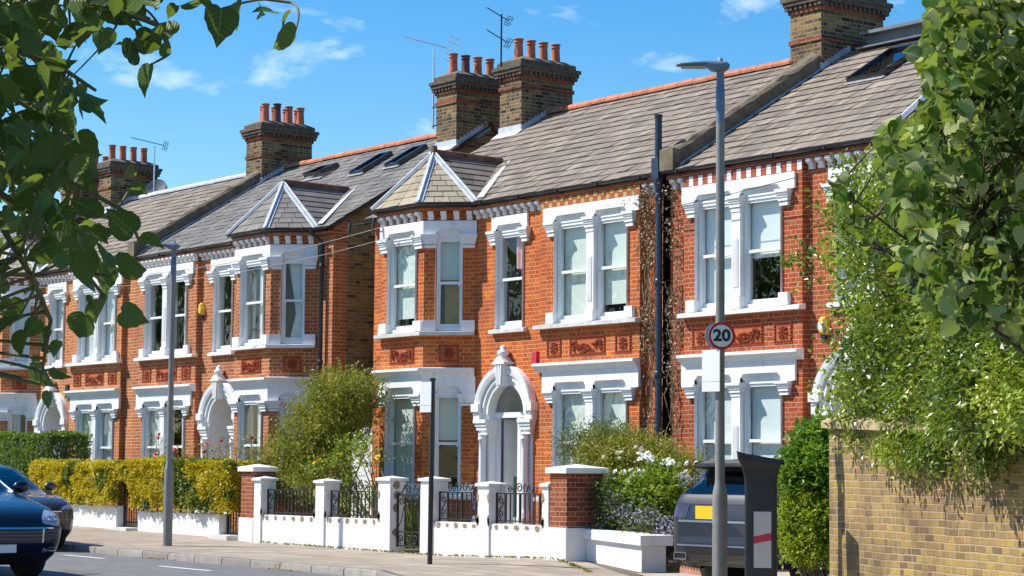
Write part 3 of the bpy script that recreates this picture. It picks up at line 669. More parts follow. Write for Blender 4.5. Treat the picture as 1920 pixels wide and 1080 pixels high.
    def order(a, b): return (a, b) if a[0] < b[0] else (b, a)
    m_g, m_w = spec.get('bgauge', .20), spec.get('btw', .30)
    for p, q, k in ((FL, FR, 1), (IL, FL, 2), (FR, IR, 3)): tiles(m, p, q, A, A, m_g, m_w, butt=.014, seed=k+ord(key), jit=.003)
    tiles(m, IR, IR, A, Rg, m_g, m_w, seed=5, butt=.014) if False else None
    for I_, k in ((IR, 5), (IL, 6)):
        V = Vector(Rg)-Vector(A); n = 7                     # slope up to the short ridge; courses run level
        Iv = Vector(I_); nr = V.cross(Iv-Vector(A)).normalized(); nr = nr if nr.z > 0 else -nr; Rr = random.Random(k)
        Q = 8
        for j in range(Q):
            t0, t1 = j/Q, (j+1)/Q
            p0, p1 = Iv.lerp(Vector(A), t0), Iv.lerp(Vector(Rg), t0); q0, q1 = Iv.lerp(Vector(A), t1), Iv.lerp(Vector(Rg), t1)
            k2 = max(1, int((p1-p0).length/m_w))
            for i in range(k2):
                f0, f1 = i/k2, (i+1)/k2
                m.add([p0.lerp(p1, f0)+nr*.014, p0.lerp(p1, f1)+nr*.014, q0.lerp(q1, f1), q0.lerp(q1, f0)], [(0, 1, 2, 3)], tint=min(1, max(0, Rr.gauss(.35, .2))), raw=True, mi=1)
    br_ = m.build('bay_roof', [bm_, spec.get('bayside', bm_)], root)
    m = MB()
    for p, w in ((FL, .06), (FR, .06), (IR, .06), (IL, .06)):
        pv, av = Vector(p), Vector(A); dr = (av-pv).normalized(); side = dr.cross(Vector((0, 0, 1))).normalized(); up = side.cross(dr)
        q = [pv-side*.075+up*.025, pv+side*.075+up*.025, av+side*.06+up*.03, av-side*.06+up*.03]; b = [x-up*.05+side*sg*.01 for x, sg in zip(q, (-1, 1, 1, -1))]
        m.add(q+b, [(0, 1, 2, 3), (0, 1, 5, 4), (1, 2, 6, 5), (2, 3, 7, 6), (3, 0, 4, 7)], raw=True)
        m.tube([pv+up*.04, av+up*.05], .022, 8)
    for I_ in (IR, IL):                        # valley gutters against the main slope
        pv, av = Vector(I_), Vector(Rg); dr = (av-pv).normalized(); sd = Vector((s if I_ is IR else -s, 0, 0))
        m.add([pv+Vector((0, 0, .09)), pv+sd*.24+Vector((0, -.02, .07)), av+sd*.22+Vector((0, -.05, .09)), av+Vector((0, 0, .09))], [(0, 1, 2, 3)], raw=True)
    m.build('lead_hip', M_LEAD, br_)
    m = MB(); m.tube([Vector(A)+Vector((0, -.02, .03)), Vector(Rg)+Vector((0, -.15, .03))], .075, 8, smooth=False)
    if spec.get('finial'): a = Vector(A); m.tube([a+Vector((0, 0, .02)), a+Vector((0, 0, .16))], [.075, .06], 8, smooth=False)
    m.build('ridge_tile', M_RIDGEO, br_)
    # ---- gable wall
    if spec.get('gable'):
        m = MB(); x = X0; Q = D0+.34
        m.add([(x, D0, -.5), (x, Q, -.5), (x, Q, roofz(Q)-.03), (x, D0, roofz(D0)-.03)], [(0, 1, 2, 3)], mi=0)
        m.add([(x, Q, -.5), (x, 32, -.5), (x, 32, 6.4), (x, YR, roofz(YR)-.03), (x, Q, roofz(Q)-.03)], [(0, 1, 2, 3, 4)], mi=1)
        bx = [x-s*.10, x-s*.002]; bx.sort()
        for ya, yb in ((YE, YR),): m.add([(xx, yy, roofz(yy)+o_) for xx in bx for yy in (ya, yb) for o_ in (-.10, -.012)], [(0, 2, 3, 1), (4, 5, 7, 6), (0, 4, 6, 2), (1, 3, 7, 5)], mi=2)
        m.build('gable_wall', [mB, M_STOCK, M_GLOSSBK], root)
    b = MB(F); b.quad((0, -8.1, -.5), (U, -8.1, -.5), (U, -8.1, 6.4), (0, -8.1, 6.4)); b.build('back_wall', M_STOCK, root)
    return root, F
def parapet(root, x0, x1):
    """rendered party wall rising through the roof"""
    m = MB(); top = .34; ya = YE+.12; n = 20; vs = []; prof = [(x0, -.2), (x0, top-.06), (x0+.06, top), (x1-.06, top), (x1, top-.06), (x1, -.2)]
    R = random.Random(5)
    ys = [ya]+[ya+(YR-.55-ya)*i/n for i in range(1, n+1)]
    for y in ys:
        for x, z in prof: vs.append((x, y, roofz(y)+z+(R.uniform(-.02, .02) if z > 0 else 0)))
    k = len(prof); m.add(vs, [(i*k+j, i*k+j+1, (i+1)*k+j+1, (i+1)*k+j) for i in range(n) for j in range(k-1)]+[tuple(range(k)), tuple(range(n*k, n*k+k))])
    m.box(x0-.02, x1+.02, ya-.16, ya, roofz(ya)-.06, roofz(ya)+.30); m.build('parapet', M_RENDER, root)
    f = MB(); f.add([(x1+.002, ys[0], roofz(ys[0])+.05), (x1+.002, ys[-1], roofz(ys[-1])+.05), (x1+.002, ys[-1], roofz(ys[-1])-.02), (x1+.002, ys[0], roofz(ys[0])-.02), (x1+.13, ys[-1], roofz(ys[-1])+.03), (x1+.13, ys[0], roofz(ys[0])+.03)], [(0, 1, 2, 3), (3, 2, 4, 5)]); f.build('flashing', M_LEAD, root)

BL = 'blind'
fC = dict(pu1=BL, pu2='blind_gap', pg1=BL, pg2=BL, w1='pink', bu0=BL, bu1='blind_gap', bu2=['blind_half', 'ochre'], bg0=BL, bg1=BL, bg2='blind_half')
fD = dict(pu1='white_half', pu2='white', pg1='white', pg2='white', w1='white', bu0='white', bu1='white', bu2='white', bg0='white', bg1='white', bg2='white')
fB = dict(pu1='net_half', pu2='net_half', pg1='net_half', pg2='net', w1='net_half', bu0='tied', bu1='net_half', bu2='net_half', bg0='white_half', bg1='net_half', bg2='net_half')
fA = dict(pu1='net', pu2='net_half', pg1='blind_gap', pg2=['net_half'], w1='net', bu0='net', bu1='white', bu2='white', bg0='white', bg1='net', bg2='net_half')
XC, XD, XB, XA, XZ = -36.85, -18.85, -38.43, -56.23, -57.81
hC, FC = house('C', 'bright orange-red brick house with a tan tiled bay roof and open front door', XC, 1, dict(fill=fC, tile=M_TILE, gauge=.30, tw=.27, butt=.026, baytile=M_TILEC, bayside=M_TILE, ridge=M_RIDGE, gable=True, door='open', finial=True))
hD, FD = house('D', 'deep red brick house with white bricks under the eaves behind the parked grey SUV', XD, -1, dict(fill=fD, tile=M_TILE, gauge=.30, tw=.27, butt=.026, baytile=M_TILE, ridge=None, gable=True))
hB, FB = house('B', 'red brick house with grey slate roofs whose yellow side wall faces the gap', XB, -1, dict(fill=fB, tile=M_SLATE, gauge=.24, tw=.30, butt=.013, baytile=M_SLATEB, ridge=M_RIDGE, gable=True, dentil_pair=True))
hA, FA = house('A', 'pale orange brick house behind the clipped green hedge at the left edge of the photo', XA, 1, dict(fill=fA, tile=M_TILE, gauge=.28, tw=.27, butt=.024, baytile=M_TILEC, bayside=M_TILE, ridge=M_LEAD, gable=True, dentil_pair=True, door_mat=M_GLOSSBK))
hZ, FZ = house('B', 'farthest house, its slate roof just showing above the leaves at the left edge', XZ, -1, dict(fill=fB, tile=M_SLATE, gauge=.30, tw=.5, butt=.014, baytile=M_SLATEB, ridge=M_RIDGE, gable=True, dentil_pair=True))
hC['group'] = hC['group']
# party walls, stacks, skylights
parapet(hD, -27.75, -27.45); parapet(hB, -47.33, -47.03)
H = .44
chimney(hC, -36.97, -36.21, 27.14, 28.5, 6.6, [(-36.59, 27.34+.33*i, H, False) for i in range(4)], 9.47, 1)
chimney(hB, -39.2, -38.44, 27.05, 28.45, 6.6, [(-38.82, 27.22+.33*i, H, i == 1) for i in range(4)], 9.44, 2)
chimney(hB, -47.74, -46.96, 27.15, 28.6, 6.9, [(-47.14, 27.33+.34*i, H*(1.0 if i != 1 else 1.08), i == 1) for i in range(4)]+[(-47.52, 27.5+.33*i, H, False) for i in range(4)], 9.22, 3)
chimney(hD, -28.2, -27.42, 27.18, 28.75, 6.9, [(-27.62, 27.62+.36*i, .34, False) for i in range(3)]+[(-28.0, 27.5+.36*i, .34, False) for i in range(3)], 9.12, 4)
chimney(hA, -56.35, -55.59, 27.3, 28.7, 6.6, [(-55.97, 27.50+.33*i, H, False) for i in range(4)], 9.3, 5)
chimney(hZ, -58.6, -57.83, 27.2, 28.6, 6.6, [(-58.2, 27.4+.33*i, H, False) for i in range(4)], 9.4, 6)
skylight(hD, -25.43, 26.25, 27.3, .84)
skylight(hB, -41.45, 26.45, 27.25, .55); skylight(hB, -40.05, 26.48, 27.25, .55); skylight(hB, -43.75, 26.72, 27.2, .75, tilt=.4)
# flat dormer box on the back slope of the deep red house
m = MB(); m.box(-27.0, -19.2, YR-.02, YR+3.2, 8.6, 9.13); m.box(-27.05, -19.15, YR-.16, YR+3.25, 9.131, 9.19); m.box(-27.0, -19.2, YR-.30, YR-.02, 8.86, 8.885); m.build('dormer', [plain('grey_felt', (.17, .19, .20), .85, var=.1)], hD)
# pipes
def pipe(root, name, pts, r, mat, collars=(), square=False):
    m = MB(); m.tube(pts, r, 10)
    for z in collars:
        x, y = pts[0][0], pts[0][1]; m.tube([(x, y, z-.03), (x, y, z+.03)], r*1.35, 10); m.box(x-r*1.9, x+r*1.9, y, y+.08, z-.02, z+.02)
    m.build(name, mat, root)
m = MB(); px, py = -27.90, D0-.13
m.tube([(px, py, -.2), (px, py, 6.15)], .058, 12); m.tube([(px, py-.02, 6.62), (px, py-.02, 7.36)], .062, 12); m.tube([(px, py-.02, 7.33), (px, py-.02, 7.40)], [.062, .075], 12)
m.box(px-.09, px+.09, py-.10, py+.06, 6.30, 6.66); m.tube([(px, py-.02, 6.10), (px, py-.02, 6.32)], [.062, .085], 12)
for z in (.9, 3.0, 4.55, 6.0): m.tube([(px, py, z-.06), (px, py, z-.035), (px, py, z+.035), (px, py, z+.06)], [.07, .085, .085, .07], 12)
m.build('soil_pipe', M_PIPEB, hC)
x = XB-.30
m = MB(); m.tube([(x-.12, D0-.30, 6.40), (x-.1, D0-.28, 6.28), (x, D0-.09, 6.10), (x, D0-.09, -.1)], .045, 10)
for z in (1.6, 3.6, 5.6): m.tube([(x, D0-.09, z-.05), (x, D0-.09, z-.03), (x, D0-.09, z+.03), (x, D0-.09, z+.05)], [.05, .062, .062, .05], 10)
m.build('downpipe', M_BLACK, hB)
# ------------------------------------------------------------------ ground, road, pavement
def lerp_tab(x, tab):
    if x <= tab[0][0]: return tab[0][1]
    for (a, b), (c, d) in zip(tab, tab[1:]):
        if x <= c: return b+(d-b)*(x-a)/(c-a)
    return tab[-1][1]
WALLZ = [(-90, .55), (-44, .13), (-38, .06), (-36.3, -.0), (-31, -.04), (-30, -.045), (-28.6, -.02), (-26.9, .015), (-25, -.10), (-22, -.20), (-17, -.30), (-10, -.40), (0, -.45)]
KERBZ = [(-90, .38), (-44, .02), (-34.5, -.04), (-26.6, -.085), (-22, -.15), (-17, -.28), (-10, -.38), (0, -.45), (60, -.6)]
BX, BY, SL = -26.6, 17.5, -.42       # the street bends here
def kerb_y(x): return BY if x <= BX else BY+SL*(x-BX)
def wall_y(x): return 20.95 if x <= -26.9 else 20.95+SL*(x+26.9)
XS = [-90, -70, -60, -52, -47, -44, -42, -40, -38, -36.3, -34.5, -32, -31, -30, -28.6, -27.6, -26.9, -26.6, -25.8, -25, -24, -22, -20, -18.5, -17, -14, -10, -5, 0, 10, 25]
def gz(x, y):
    kz, wz = lerp_tab(x, KERBZ), lerp_tab(x, WALLZ); t = min(1, max(0, (y-kerb_y(x))/(wall_y(x)-kerb_y(x)))); return kz+(wz-kz)*t
def strip(name, rows, mat, zoff=0., kind='structure'):
    """rows: list of functions x -> (y, z)"""
    m = MB(); n = len(rows)
    for x in XS: m.v += [(x, *r(x)) for r in rows]
    for i in range(len(XS)-1):
        for j in range(n-1): m.f.append([i*n+j, (i+1)*n+j, (i+1)*n+j+1, i*n+j+1]); m.mi.append(0); m.t.append(.5); m.sm.append(True)
    o = m.build(name, mat); o['kind'] = kind; return o
g = MB(); g.quad((-900, -900, -1.1), (900, -900, -1.1), (900, 900, -1.1), (-900, 900, -1.1)); o = g.build('ground', M_SOIL); o['kind'] = 'structure'
kz = lambda x: lerp_tab(x, KERBZ); wz = lambda x: lerp_tab(x, WALLZ)
strip('road', [lambda x: (kerb_y(x)-11, kz(x)-.10), lambda x: (kerb_y(x)-4, kz(x)-.015), lambda x: (kerb_y(x)-1.2, kz(x)-.075), lambda x: (kerb_y(x)-.10, kz(x)-.11)], M_ASPH)
strip('kerb', [lambda x: (kerb_y(x)-.12, kz(x)-.25), lambda x: (kerb_y(x)-.115, kz(x)-.02), lambda x: (kerb_y(x)-.09, kz(x)+.004), lambda x: (kerb_y(x)+.05, kz(x)+.006), lambda x: (kerb_y(x)+.05, kz(x)-.1)], M_KERB)
strip('pavement', [lambda x: (kerb_y(x)+.05, kz(x))]+[(lambda t: (lambda x: (kerb_y(x)+(wall_y(x)-kerb_y(x)+.4)*t, gz(x, kerb_y(x)+(wall_y(x)-kerb_y(x)+.4)*t))))(t) for t in (.25, .5, .75, 1.)], M_PAVE)
strip('garden_ground', [lambda x: (wall_y(x)+.3, wz(x)-.005), lambda x: (26, wz(x)-.02)], M_SOIL)
def flat_mark(name, x0, x1, yf, w):
    m = MB(); f = lambda x, o_: (x, yf(x)+o_, lerp_tab(x, KERBZ)+.005-(.075+(yf(x)-kerb_y(x)+1.2)/1.1*.035 if yf(x) > kerb_y(x)-1.2 else .015+(yf(x)-kerb_y(x)+4)/2.8*.06))
    m.quad(f(x0, -w), f(x1, -w), f(x1, w), f(x0, w)); o = m.build(name, M_MARK, base=(x0, yf(x0), 0)); return o
for i, (a, b, y) in enumerate(((-30.1, -28.5, 15.75), (-34.4, -32.9, 16.2))):
    o = flat_mark('road_line', a, b, (lambda y_: lambda x: y_)(y), .05); tag(o, ['nearer short white dash painted on the road', 'farther short white dash painted on the road beside the cars'][i], 'road marking', 'white dashes on the road', 'structure')
# driveway and brick edging
m = MB(); m.quad((-24.6, 20.6, -.105), (-20.4, 18.6, -.225), (-18.0, 23.6, -.20), (-23.2, 24.0, -.08)); o = m.build('driveway', plain('driveway_concrete', (.40, .35, .28), .9, var=.15, scale=2, bump=.3), base=(-22, 21, -.15)); o['kind'] = 'structure'

# ------------------------------------------------------------------ white front wall of the middle house
WY = 20.95
def pier_white(root, x0, x1, zt, capo=.035, y0=None, dep=.30):
    y0 = WY if y0 is None else y0; m = MB(); m.box(x0, x1, y0-.03, y0+dep, -.3, zt-.06); o = m.build('pier', M_STUCCO, root, bevel=.008)
    c = MB(); e = capo; z = zt-.06; xm, ym = (x0+x1)/2, y0+dep/2-.015
    c.add([(x0-e, y0-.03-e, z), (x1+e, y0-.03-e, z), (x1+e, y0+dep+e, z), (x0-e, y0+dep+e, z), (x0-e, y0-.03-e, z+.045), (x1+e, y0-.03-e, z+.045), (x1+e, y0+dep+e, z+.045), (x0-e, y0+dep+e, z+.045), (xm, ym, z+.085)],
          [(0, 3, 2, 1), (0, 1, 5, 4), (1, 2, 6, 5), (2, 3, 7, 6), (3, 0, 4, 7), (4, 5, 8), (5, 6, 8), (6, 7, 8), (7, 4, 8)]); c.build('cap', M_WHITE, o); return o
def patches(m, x0, x1, z, n, face_y, seed):
    R = random.Random(seed)
    for i in range(n):
        x = x0+(x1-x0)*(i+.5)/n; w, h = R.uniform(.045, .075), R.uniform(.05, .085); k = 9
        c = [(x+w*cos(2*PI*j/k)*R.uniform(.8, 1.1), face_y-.004, z-.03+min(.0, 0)+h*(sin(2*PI*j/k))*R.uniform(.75, 1.1)*.7) for j in range(k)]; m.add(c, [list(range(k))])
def scroll(m, cx, cz, r0, turns, y, a0=0., sg=1, r=.009, n=18):
    m.tube([(cx+sg*(r0*(1-.75*i/n))*cos(a0+2*PI*turns*i/n), y, cz+(r0*(1-.75*i/n))*sin(a0+2*PI*turns*i/n)) for i in range(n+1)], r, 5)
ZC = .52                               # coping of the low wall
wr = thing('garden_wall', 'white painted front garden wall with square piers, patched plaster and black railings', 'garden wall', (-31.5, WY, -.05))
def lowwall(x0, x1, zt=ZC): m = MB(); m.box(x0, x1, WY, WY+.24, -.3, zt); m.build('wall_panel', M_STUCCO, wr, bevel=.01)
lowwall(-35.98, -34.03); lowwall(-33.73, -31.96); lowwall(-30.31, -29.0); lowwall(-28.69, -27.28)
for a, b, zt in ((-36.24, -35.98, 1.22), (-34.03, -33.73, 1.19), (-31.96, -31.58, 1.25), (-30.66, -30.31, 1.25), (-29.0, -28.69, 1.18), (-27.28, -27.12, 1.19)): pier_white(wr, a, b, zt)
m = MB()
for i, (a, b) in enumerate(((-35.95, -34.05), (-33.7, -31.98), (-30.28, -29.02), (-28.66, -27.3))): patches(m, a, b, ZC-.02, 5 if i > 1 else 6, WY, i)
for x in (-34.06, -33.68, -31.93, -30.3, -29.0, -28.7, -27.26, -35.96):
    for z in (ZC+.06, ZC+.03, ZC+.42):
        R = random.Random(int(x*100+z*77)); w, h = .04, .085; m.add([(x+w*cos(t)*R.uniform(.7, 1.2), WY-.034, z+h*sin(t)*R.uniform(.7, 1.2)) for t in [2*PI*j/9 for j in range(9)]], [list(range(9))])
for z in (.3, .72, .95, 1.12):                              # along the gate side of the pier
    R = random.Random(int(z*100)); m.add([(-31.576, WY+.10+.07*cos(t)*R.uniform(.7, 1.2), z+.085*sin(t)*R.uniform(.7, 1.2)) for t in [2*PI*j/9 for j in range(9)]], [list(range(9))])
o = m.build('bare_plaster_patch', M_BRICKBARE, wr); o['kind'] = 'stuff'
def railing(root, x0, x1, zb, zt, crest=False):
    m = MB(); y = WY+.12; m.box(x0, x1, y-.012, y+.012, zt-.02, zt); m.box(x0, x1, y-.012, y+.012, zb+.04, zb+.06)
    n = max(4, round((x1-x0-.5)/.13))
    for i in range(n+1):
        x = x0+.25+(x1-x0-.5)*i/n; thick = .016 if i in (0, n//2, n) else .009; m.box(x-thick, x+thick, y-thick, y+thick, zb+.02, zt-.02)
    for sg, xe in ((1, x0), (-1, x1)):
        m.box(min(xe, xe+sg*.03), max(xe, xe+sg*.03), y-.012, y+.012, zb, zt); scroll(m, xe+sg*.13, zt-.12, .07, 1.3, y, PI/2, sg); scroll(m, xe+sg*.13, zb+.15, .07, 1.3, y, -PI/2, -sg)
        m.tube([(xe+sg*.07, y, zb+.2), (xe+sg*.12, y, (zb+zt)/2), (xe+sg*.2, y, zt-.15)], .011, 5)
    if crest:
        c = (x0+x1)/2
        for sg in (-1, 1): scroll(m, c+sg*.09, zt+.08, .085, 1.4, y, 0, sg, .011); scroll(m, c+sg*.34, zt+.055, .06, 1.4, y, 0, -sg, .010); m.tube([(c+sg*.16, y, zt+.13), (c+sg*.24, y, zt+.02), (c+sg*.30, y, zt+.10)], .010, 5)
    m.build('railing', M_IRON, root)
railing(wr, -35.98, -34.03, ZC, 1.0); railing(wr, -33.73, -31.96, ZC, 1.0, True); railing(wr, -30.31, -29.0, ZC, 1.02, True); railing(wr, -28.69, -27.28, ZC, 1.02, True)
gt = thing('garden_gate', 'black wrought iron gate with curled scrolls between the white piers', 'gate', (-31.1, WY+.12, 0))
m = MB(); x0, x1, y = -31.56, -30.68, WY+.12; z0, z1 = .06, .95
for x in (x0, x1): m.box(x-.014, x+.014, y-.014, y+.014, z0, z1+.02)
for z in (z0+.02, z0+.26, z1): m.box(x0, x1, y-.011, y+.011, z-.011, z+.011)
for i in range(1, 4): x = x0+(x1-x0)*i/4; m.box(x-.01, x+.01, y-.01, y+.01, z0, z1)
m.build('gate_frame', M_IRON, gt)
m = MB()
for i in range(4):
    x = x0+(x1-x0)*(i+.5)/4; sg = 1 if i % 2 else -1
    scroll(m, x, z1-.1, .085, 1.3, y, PI/2, sg, .010); scroll(m, x, z0+.14, .085, 1.3, y, -PI/2, sg, .010); m.tube([(x-.08*sg, y, z1-.2), (x, y, z1-.45), (x+.08*sg, y, z0+.35)], .009, 5)
for sg in (-1, 1): c = (x0+x1)/2; scroll(m, c+sg*.13, z1+.10, .10, 1.4, y, 0, sg, .011); m.tube([(c+sg*.42, y, z1), (c+sg*.3, y, z1+.05), (c+sg*.22, y, z1+.17)], .010, 5)
m.build('scrollwork', M_IRON, gt)
def brick_pier(name, label, x0, x1, y0, dep, zb, zbase, zt, mat=M_PIER, base=M_STUCCO):
    r = thing(name, label, 'gate pier', ((x0+x1)/2, y0+dep/2, zb), 'brick gate piers with white caps')
    m = MB(); m.box(x0, x1, y0, y0+dep, zbase, zt-.13); m.build('shaft', mat, r)
    if zbase > zb+.05: m = MB(); m.box(x0-.03, x1+.03, y0-.03, y0+dep+.03, zb-.3, zbase); m.build('base', base, r, bevel=.01)
    c = MB(); e = .055; z = zt-.13; c.add([(x0-e, y0-e, z), (x1+e, y0-e, z), (x1+e, y0+dep+e, z), (x0-e, y0+dep+e, z), (x0-e, y0-e, z+.085), (x1+e, y0-e, z+.085), (x1+e, y0+dep+e, z+.085), (x0-e, y0+dep+e, z+.085), ((x0+x1)/2, y0+dep/2, z+.145)],
        [(0, 3, 2, 1), (0, 1, 5, 4), (1, 2, 6, 5), (2, 3, 7, 6), (3, 0, 4, 7), (4, 5, 8), (5, 6, 8), (6, 7, 8), (7, 4, 8)]); c.build('cap', M_WHITE, r); return r
brick_pier('gate_pier', 'square red brick pier with white cap, between the white wall and planter', -27.08, -26.66, 20.92, .75, -.05, .50, 1.47)
brick_pier('gate_pier', 'slim red brick pier with white cap beside the yellow hedge', -36.78, -36.30, 20.95, .45, -.03, .45, 1.46)
brick_pier('gate_pier', 'white capped pier half hidden behind the yellow hedge, above the dark brown car', -45.95, -45.35, 21.0, .5, .12, .12, 1.48)
# planter wall angled towards the driveway
pl = thing('planter_wall', 'low white rendered planter wall with a projecting coping, under the white flowering bush', 'planter', (-25.9, 21.25, -.05))
A_, B_ = Vector((-26.98, 21.36, 0)), Vector((-24.93, 20.98, 0)); ax = (B_-A_).normalized(); nx = Vector((-ax.y, ax.x, 0)); Ln = (B_-A_).length
fp = lambda s, d, z: tuple(A_+ax*s+nx*d+Vector((0, 0, z-.03*s)))
m = MB(fp); m.box(0, Ln, 0, .42, -.4, .34); m.build('wall_panel', M_STUCCO, pl, bevel=.012); m = MB(fp); m.box(-.04, Ln+.07, -.06, .50, .342, .50); m.build('coping', M_STUCCO, pl, bevel=.012)
m = MB(lambda s, d, z: (-24.5+s*.9, 21.35-s*.28+d, -.13+z-.04*s))
for i in range(22): m.prism([(i*.11, 0), (i*.11+.105, 0), (i*.11+.105, .09), (i*.11+.05, .14), (i*.11, .09)], 0, .07)
o = m.build('edging', plain('edging_brick', (.42, .20, .13), .9, var=.2), base=(-24.5, 21.35, -.13)); tag(o, 'row of small saw-tooth clay edging tiles on the ground by the driveway', 'edging', kind='stuff')
# low white walls, gates under the hedges
def wall_low(label, x0, x1, zt):
    z = wz((x0+x1)/2); r = thing('garden_wall', label, 'garden wall', ((x0+x1)/2, WY+.12, z)); m = MB(); m.box(x0, x1, WY, WY+.24, z-.4, zt); m.build('wall_panel', M_STUCCO, r, bevel=.012); return r
wall_low('low white rendered wall under the left yellow hedge, behind the dark brown car', -46.0, -42.03, .59)
wall_low('low white rendered wall under the right yellow hedge, nearest the left lamp post', -41.04, -37.62, .50)
def iron_gate(label, x0, x1, zb, zt):
    r = thing('iron_gate', label, 'gate', ((x0+x1)/2, WY+.16, zb), 'plain iron gates between the hedges'); m = MB(); y = WY+.16
    for z in (zb+.08, zb+.5, zt-.04): m.box(x0, x1, y-.014, y+.014, z-.014, z+.014)
    for x in (x0, x1): m.box(x-.02, x+.02, y-.02, y+.02, zb, zt+.05)
    m.build('gate_frame', M_IRON, r)
    n = int((x1-x0)/.10)
    for i in range(1, n): b = MB(); x = x0+(x1-x0)*i/n; b.box(x-.010, x+.010, y-.010, y+.010, zb+.06, zt); b.build('bar', M_IRON, r)
    s = MB(); s.box(x0-.05, x1+.05, WY-.25, WY+.35, zb-.3, zb+.045); s.build('step', M_STONE, r)
iron_gate('narrow black iron gate in the gap between the two yellow hedges', -41.96, -41.12, .10, 1.0)
iron_gate('narrow black iron gate between the yellow hedge and the slim brick pier', -37.55, -36.92, .06, 1.0)
# white side gate in the passage
sg = thing('side_gate', 'weathered white boarded gate in the passage behind the climbing shrub', 'gate', (-37.6, 24.3, 0)); m = MB()
for i in range(9): x = -38.1+i*.135; m.box(x, x+.128, 24.28, 24.31, .05, 2.25)
m.build('boards', M_STUCCO, sg); m = MB(); m.box(-38.15, -36.87, 24.312, 24.36, 1.9, 2.0); m.box(-38.15, -36.87, 24.312, 24.36, .3, .4); m.build('ledge', M_STUCCO, sg)
# ------------------------------------------------------------------ lamp posts
def lamp_post(label, x, y, zb, ztop, ang):
    r = thing('lamp_post', label, 'street lamp', (x, y, zb), 'grey street lamps'); hb = 1.35
    m = MB(); m.lathe([(.084, zb-.2), (.084, zb+hb), (.080, zb+hb+.05), (.068, zb+hb+.11), (.056, zb+hb+.16), (.054, zb+hb+.2), (.048, ztop-.62)], (x, y, 0), 24); m.build('column', M_COLUMN, r)
    d = MB(lambda s, dd, z: (x+(.0855+dd)*sin(ang+s), y-(.0855+dd)*cos(ang+s), z))
    for i in range(6):
        a0, a1 = -.42+.14*i, -.28+.14*i; d.quad((a0, 0, zb+.35), (a1, 0, zb+.35), (a1, 0, zb+1.02), (a0, 0, zb+1.02)); 
    for zz in (zb+.345, zb+1.015):
        for i in range(6): a0, a1 = -.42+.14*i, -.28+.14*i; d.quad((a0, .001, zz), (a1, .001, zz), (a1, .001, zz+.01), (a0, .001, zz+.01), mi=1)
    for a in (-.425, .41): d.quad((a, .001, zb+.35), (a+.015, .001, zb+.35), (a+.015, .001, zb+1.02), (a, .001, zb+1.02), mi=1)
    d.build('door', [M_COLUMN, M_IRON], r)
    h = MB(); h.lathe([(.050, ztop-.63), (.052, ztop-.40), (.052, ztop-.24), (.047, ztop-.235), (.045, ztop-.16), (.044, ztop-.02)], (x, y, 0), 20); h.build('spigot', M_COLBLUE, r)
    # flat lantern on its knuckle, pointing over the road
    dx, dy = cos(ang-PI/2), sin(ang-PI/2); f = lambda s, d, z: (x+dx*s-dy*d, y+dy*s+dx*d, ztop+z)
    q = MB(f); st = [(-.10, .075, .00, .055), (-.07, .10, -.03, .075), (0, .105, -.05, .082), (.10, .105, -.035, .085), (.16, .11, .01, .082), (.30, .115, .015, .07), (.45, .10, .018, .055), (.50, .06, .02, .045)]; vs = []; k = 10
    for s_, w, z0, z1 in st: vs += [(s_, w*cos(2*PI*j/k), (z0+z1)/2+(z1-z0)/2*sin(2*PI*j/k)) for j in range(k)]
    q.add(vs, [(i*k+j, i*k+(j+1) % k, (i+1)*k+(j+1) % k, (i+1)*k+j) for i in range(len(st)-1) for j in range(k)]+[tuple(range(k)), tuple(range(len(vs)-k, len(vs)))], smooth=True)
    lo = q.build('lantern', M_COLBLUE, r); e = MB(f); e.box(.16, .44, -.08, .08, .006, .016); e.build('lens', M_SIGNG, lo); c = MB(f); c.lathe([(.025, .08), (.025, .11), (.018, .12)], (0, 0, 0), 12); c.build('photocell', M_SIGNW, lo) if False else None
    c = MB(); c.lathe([(.028, ztop+.08), (.028, ztop+.115), (.02, ztop+.12)], (x, y, 0), 12); c.build('photocell', M_SIGNG, lo); return r
VW = math.atan2(.6, -.8)
lamp_post('grey street lamp standing in front of the yellow hedge', -35.55, 18.75, -.03, 5.39, rad(-38))
LX, LY = -18.29, 16.53
lamp_post('grey street lamp on the right that carries the 20 speed sign', LX, LY, -.27, 5.93, rad(-38))
# speed limit roundels, blank plate
def disc(m, c, nrm, r0, r1, off, n=40, mi=0):
    nrm = Vector(nrm).normalized(); a = Vector((0, 0, 1)).cross(nrm).normalized(); b = nrm.cross(a); c = Vector(c)+nrm*off
    P = lambda r, t: c+(a*cos(t)+b*sin(t))*r
    if r0 <= 0: m.add([P(r1, 2*PI*i/n) for i in range(n)], [list(range(n))], mi=mi)
    else: m.add([P(r, 2*PI*i/n) for r in (r0, r1) for i in range(n)], [(i, (i+1) % n, (i+1) % n+n, i+n) for i in range(n)], mi=mi)
cz = 1.3+1.58; nf = Vector((.80, -.60, 0))          # faces the traffic coming along the street
nf = Vector((sin(rad(62)), -cos(rad(62)), 0)); pc = Vector((LX, LY, cz))+nf*.075
R0 = .155
sg_ = thing('speed_sign', 'round 20 speed limit sign with a red ring on the right lamp post', 'road sign', tuple(pc))
m = MB(); a_ = Vector((0, 0, 1)).cross(nf).normalized()
m.tube([pc-nf*.012, pc], R0, 40, smooth=False); m.build('plate', M_SIGNG, sg_)
m = MB(); disc(m, pc, nf, R0*.80, R0*.995, .002); m.build('red_ring', M_SIGNR, sg_)
m = MB(); disc(m, pc, nf, 0, R0*.80, .002); m.build('white_face', M_SIGNW, sg_)
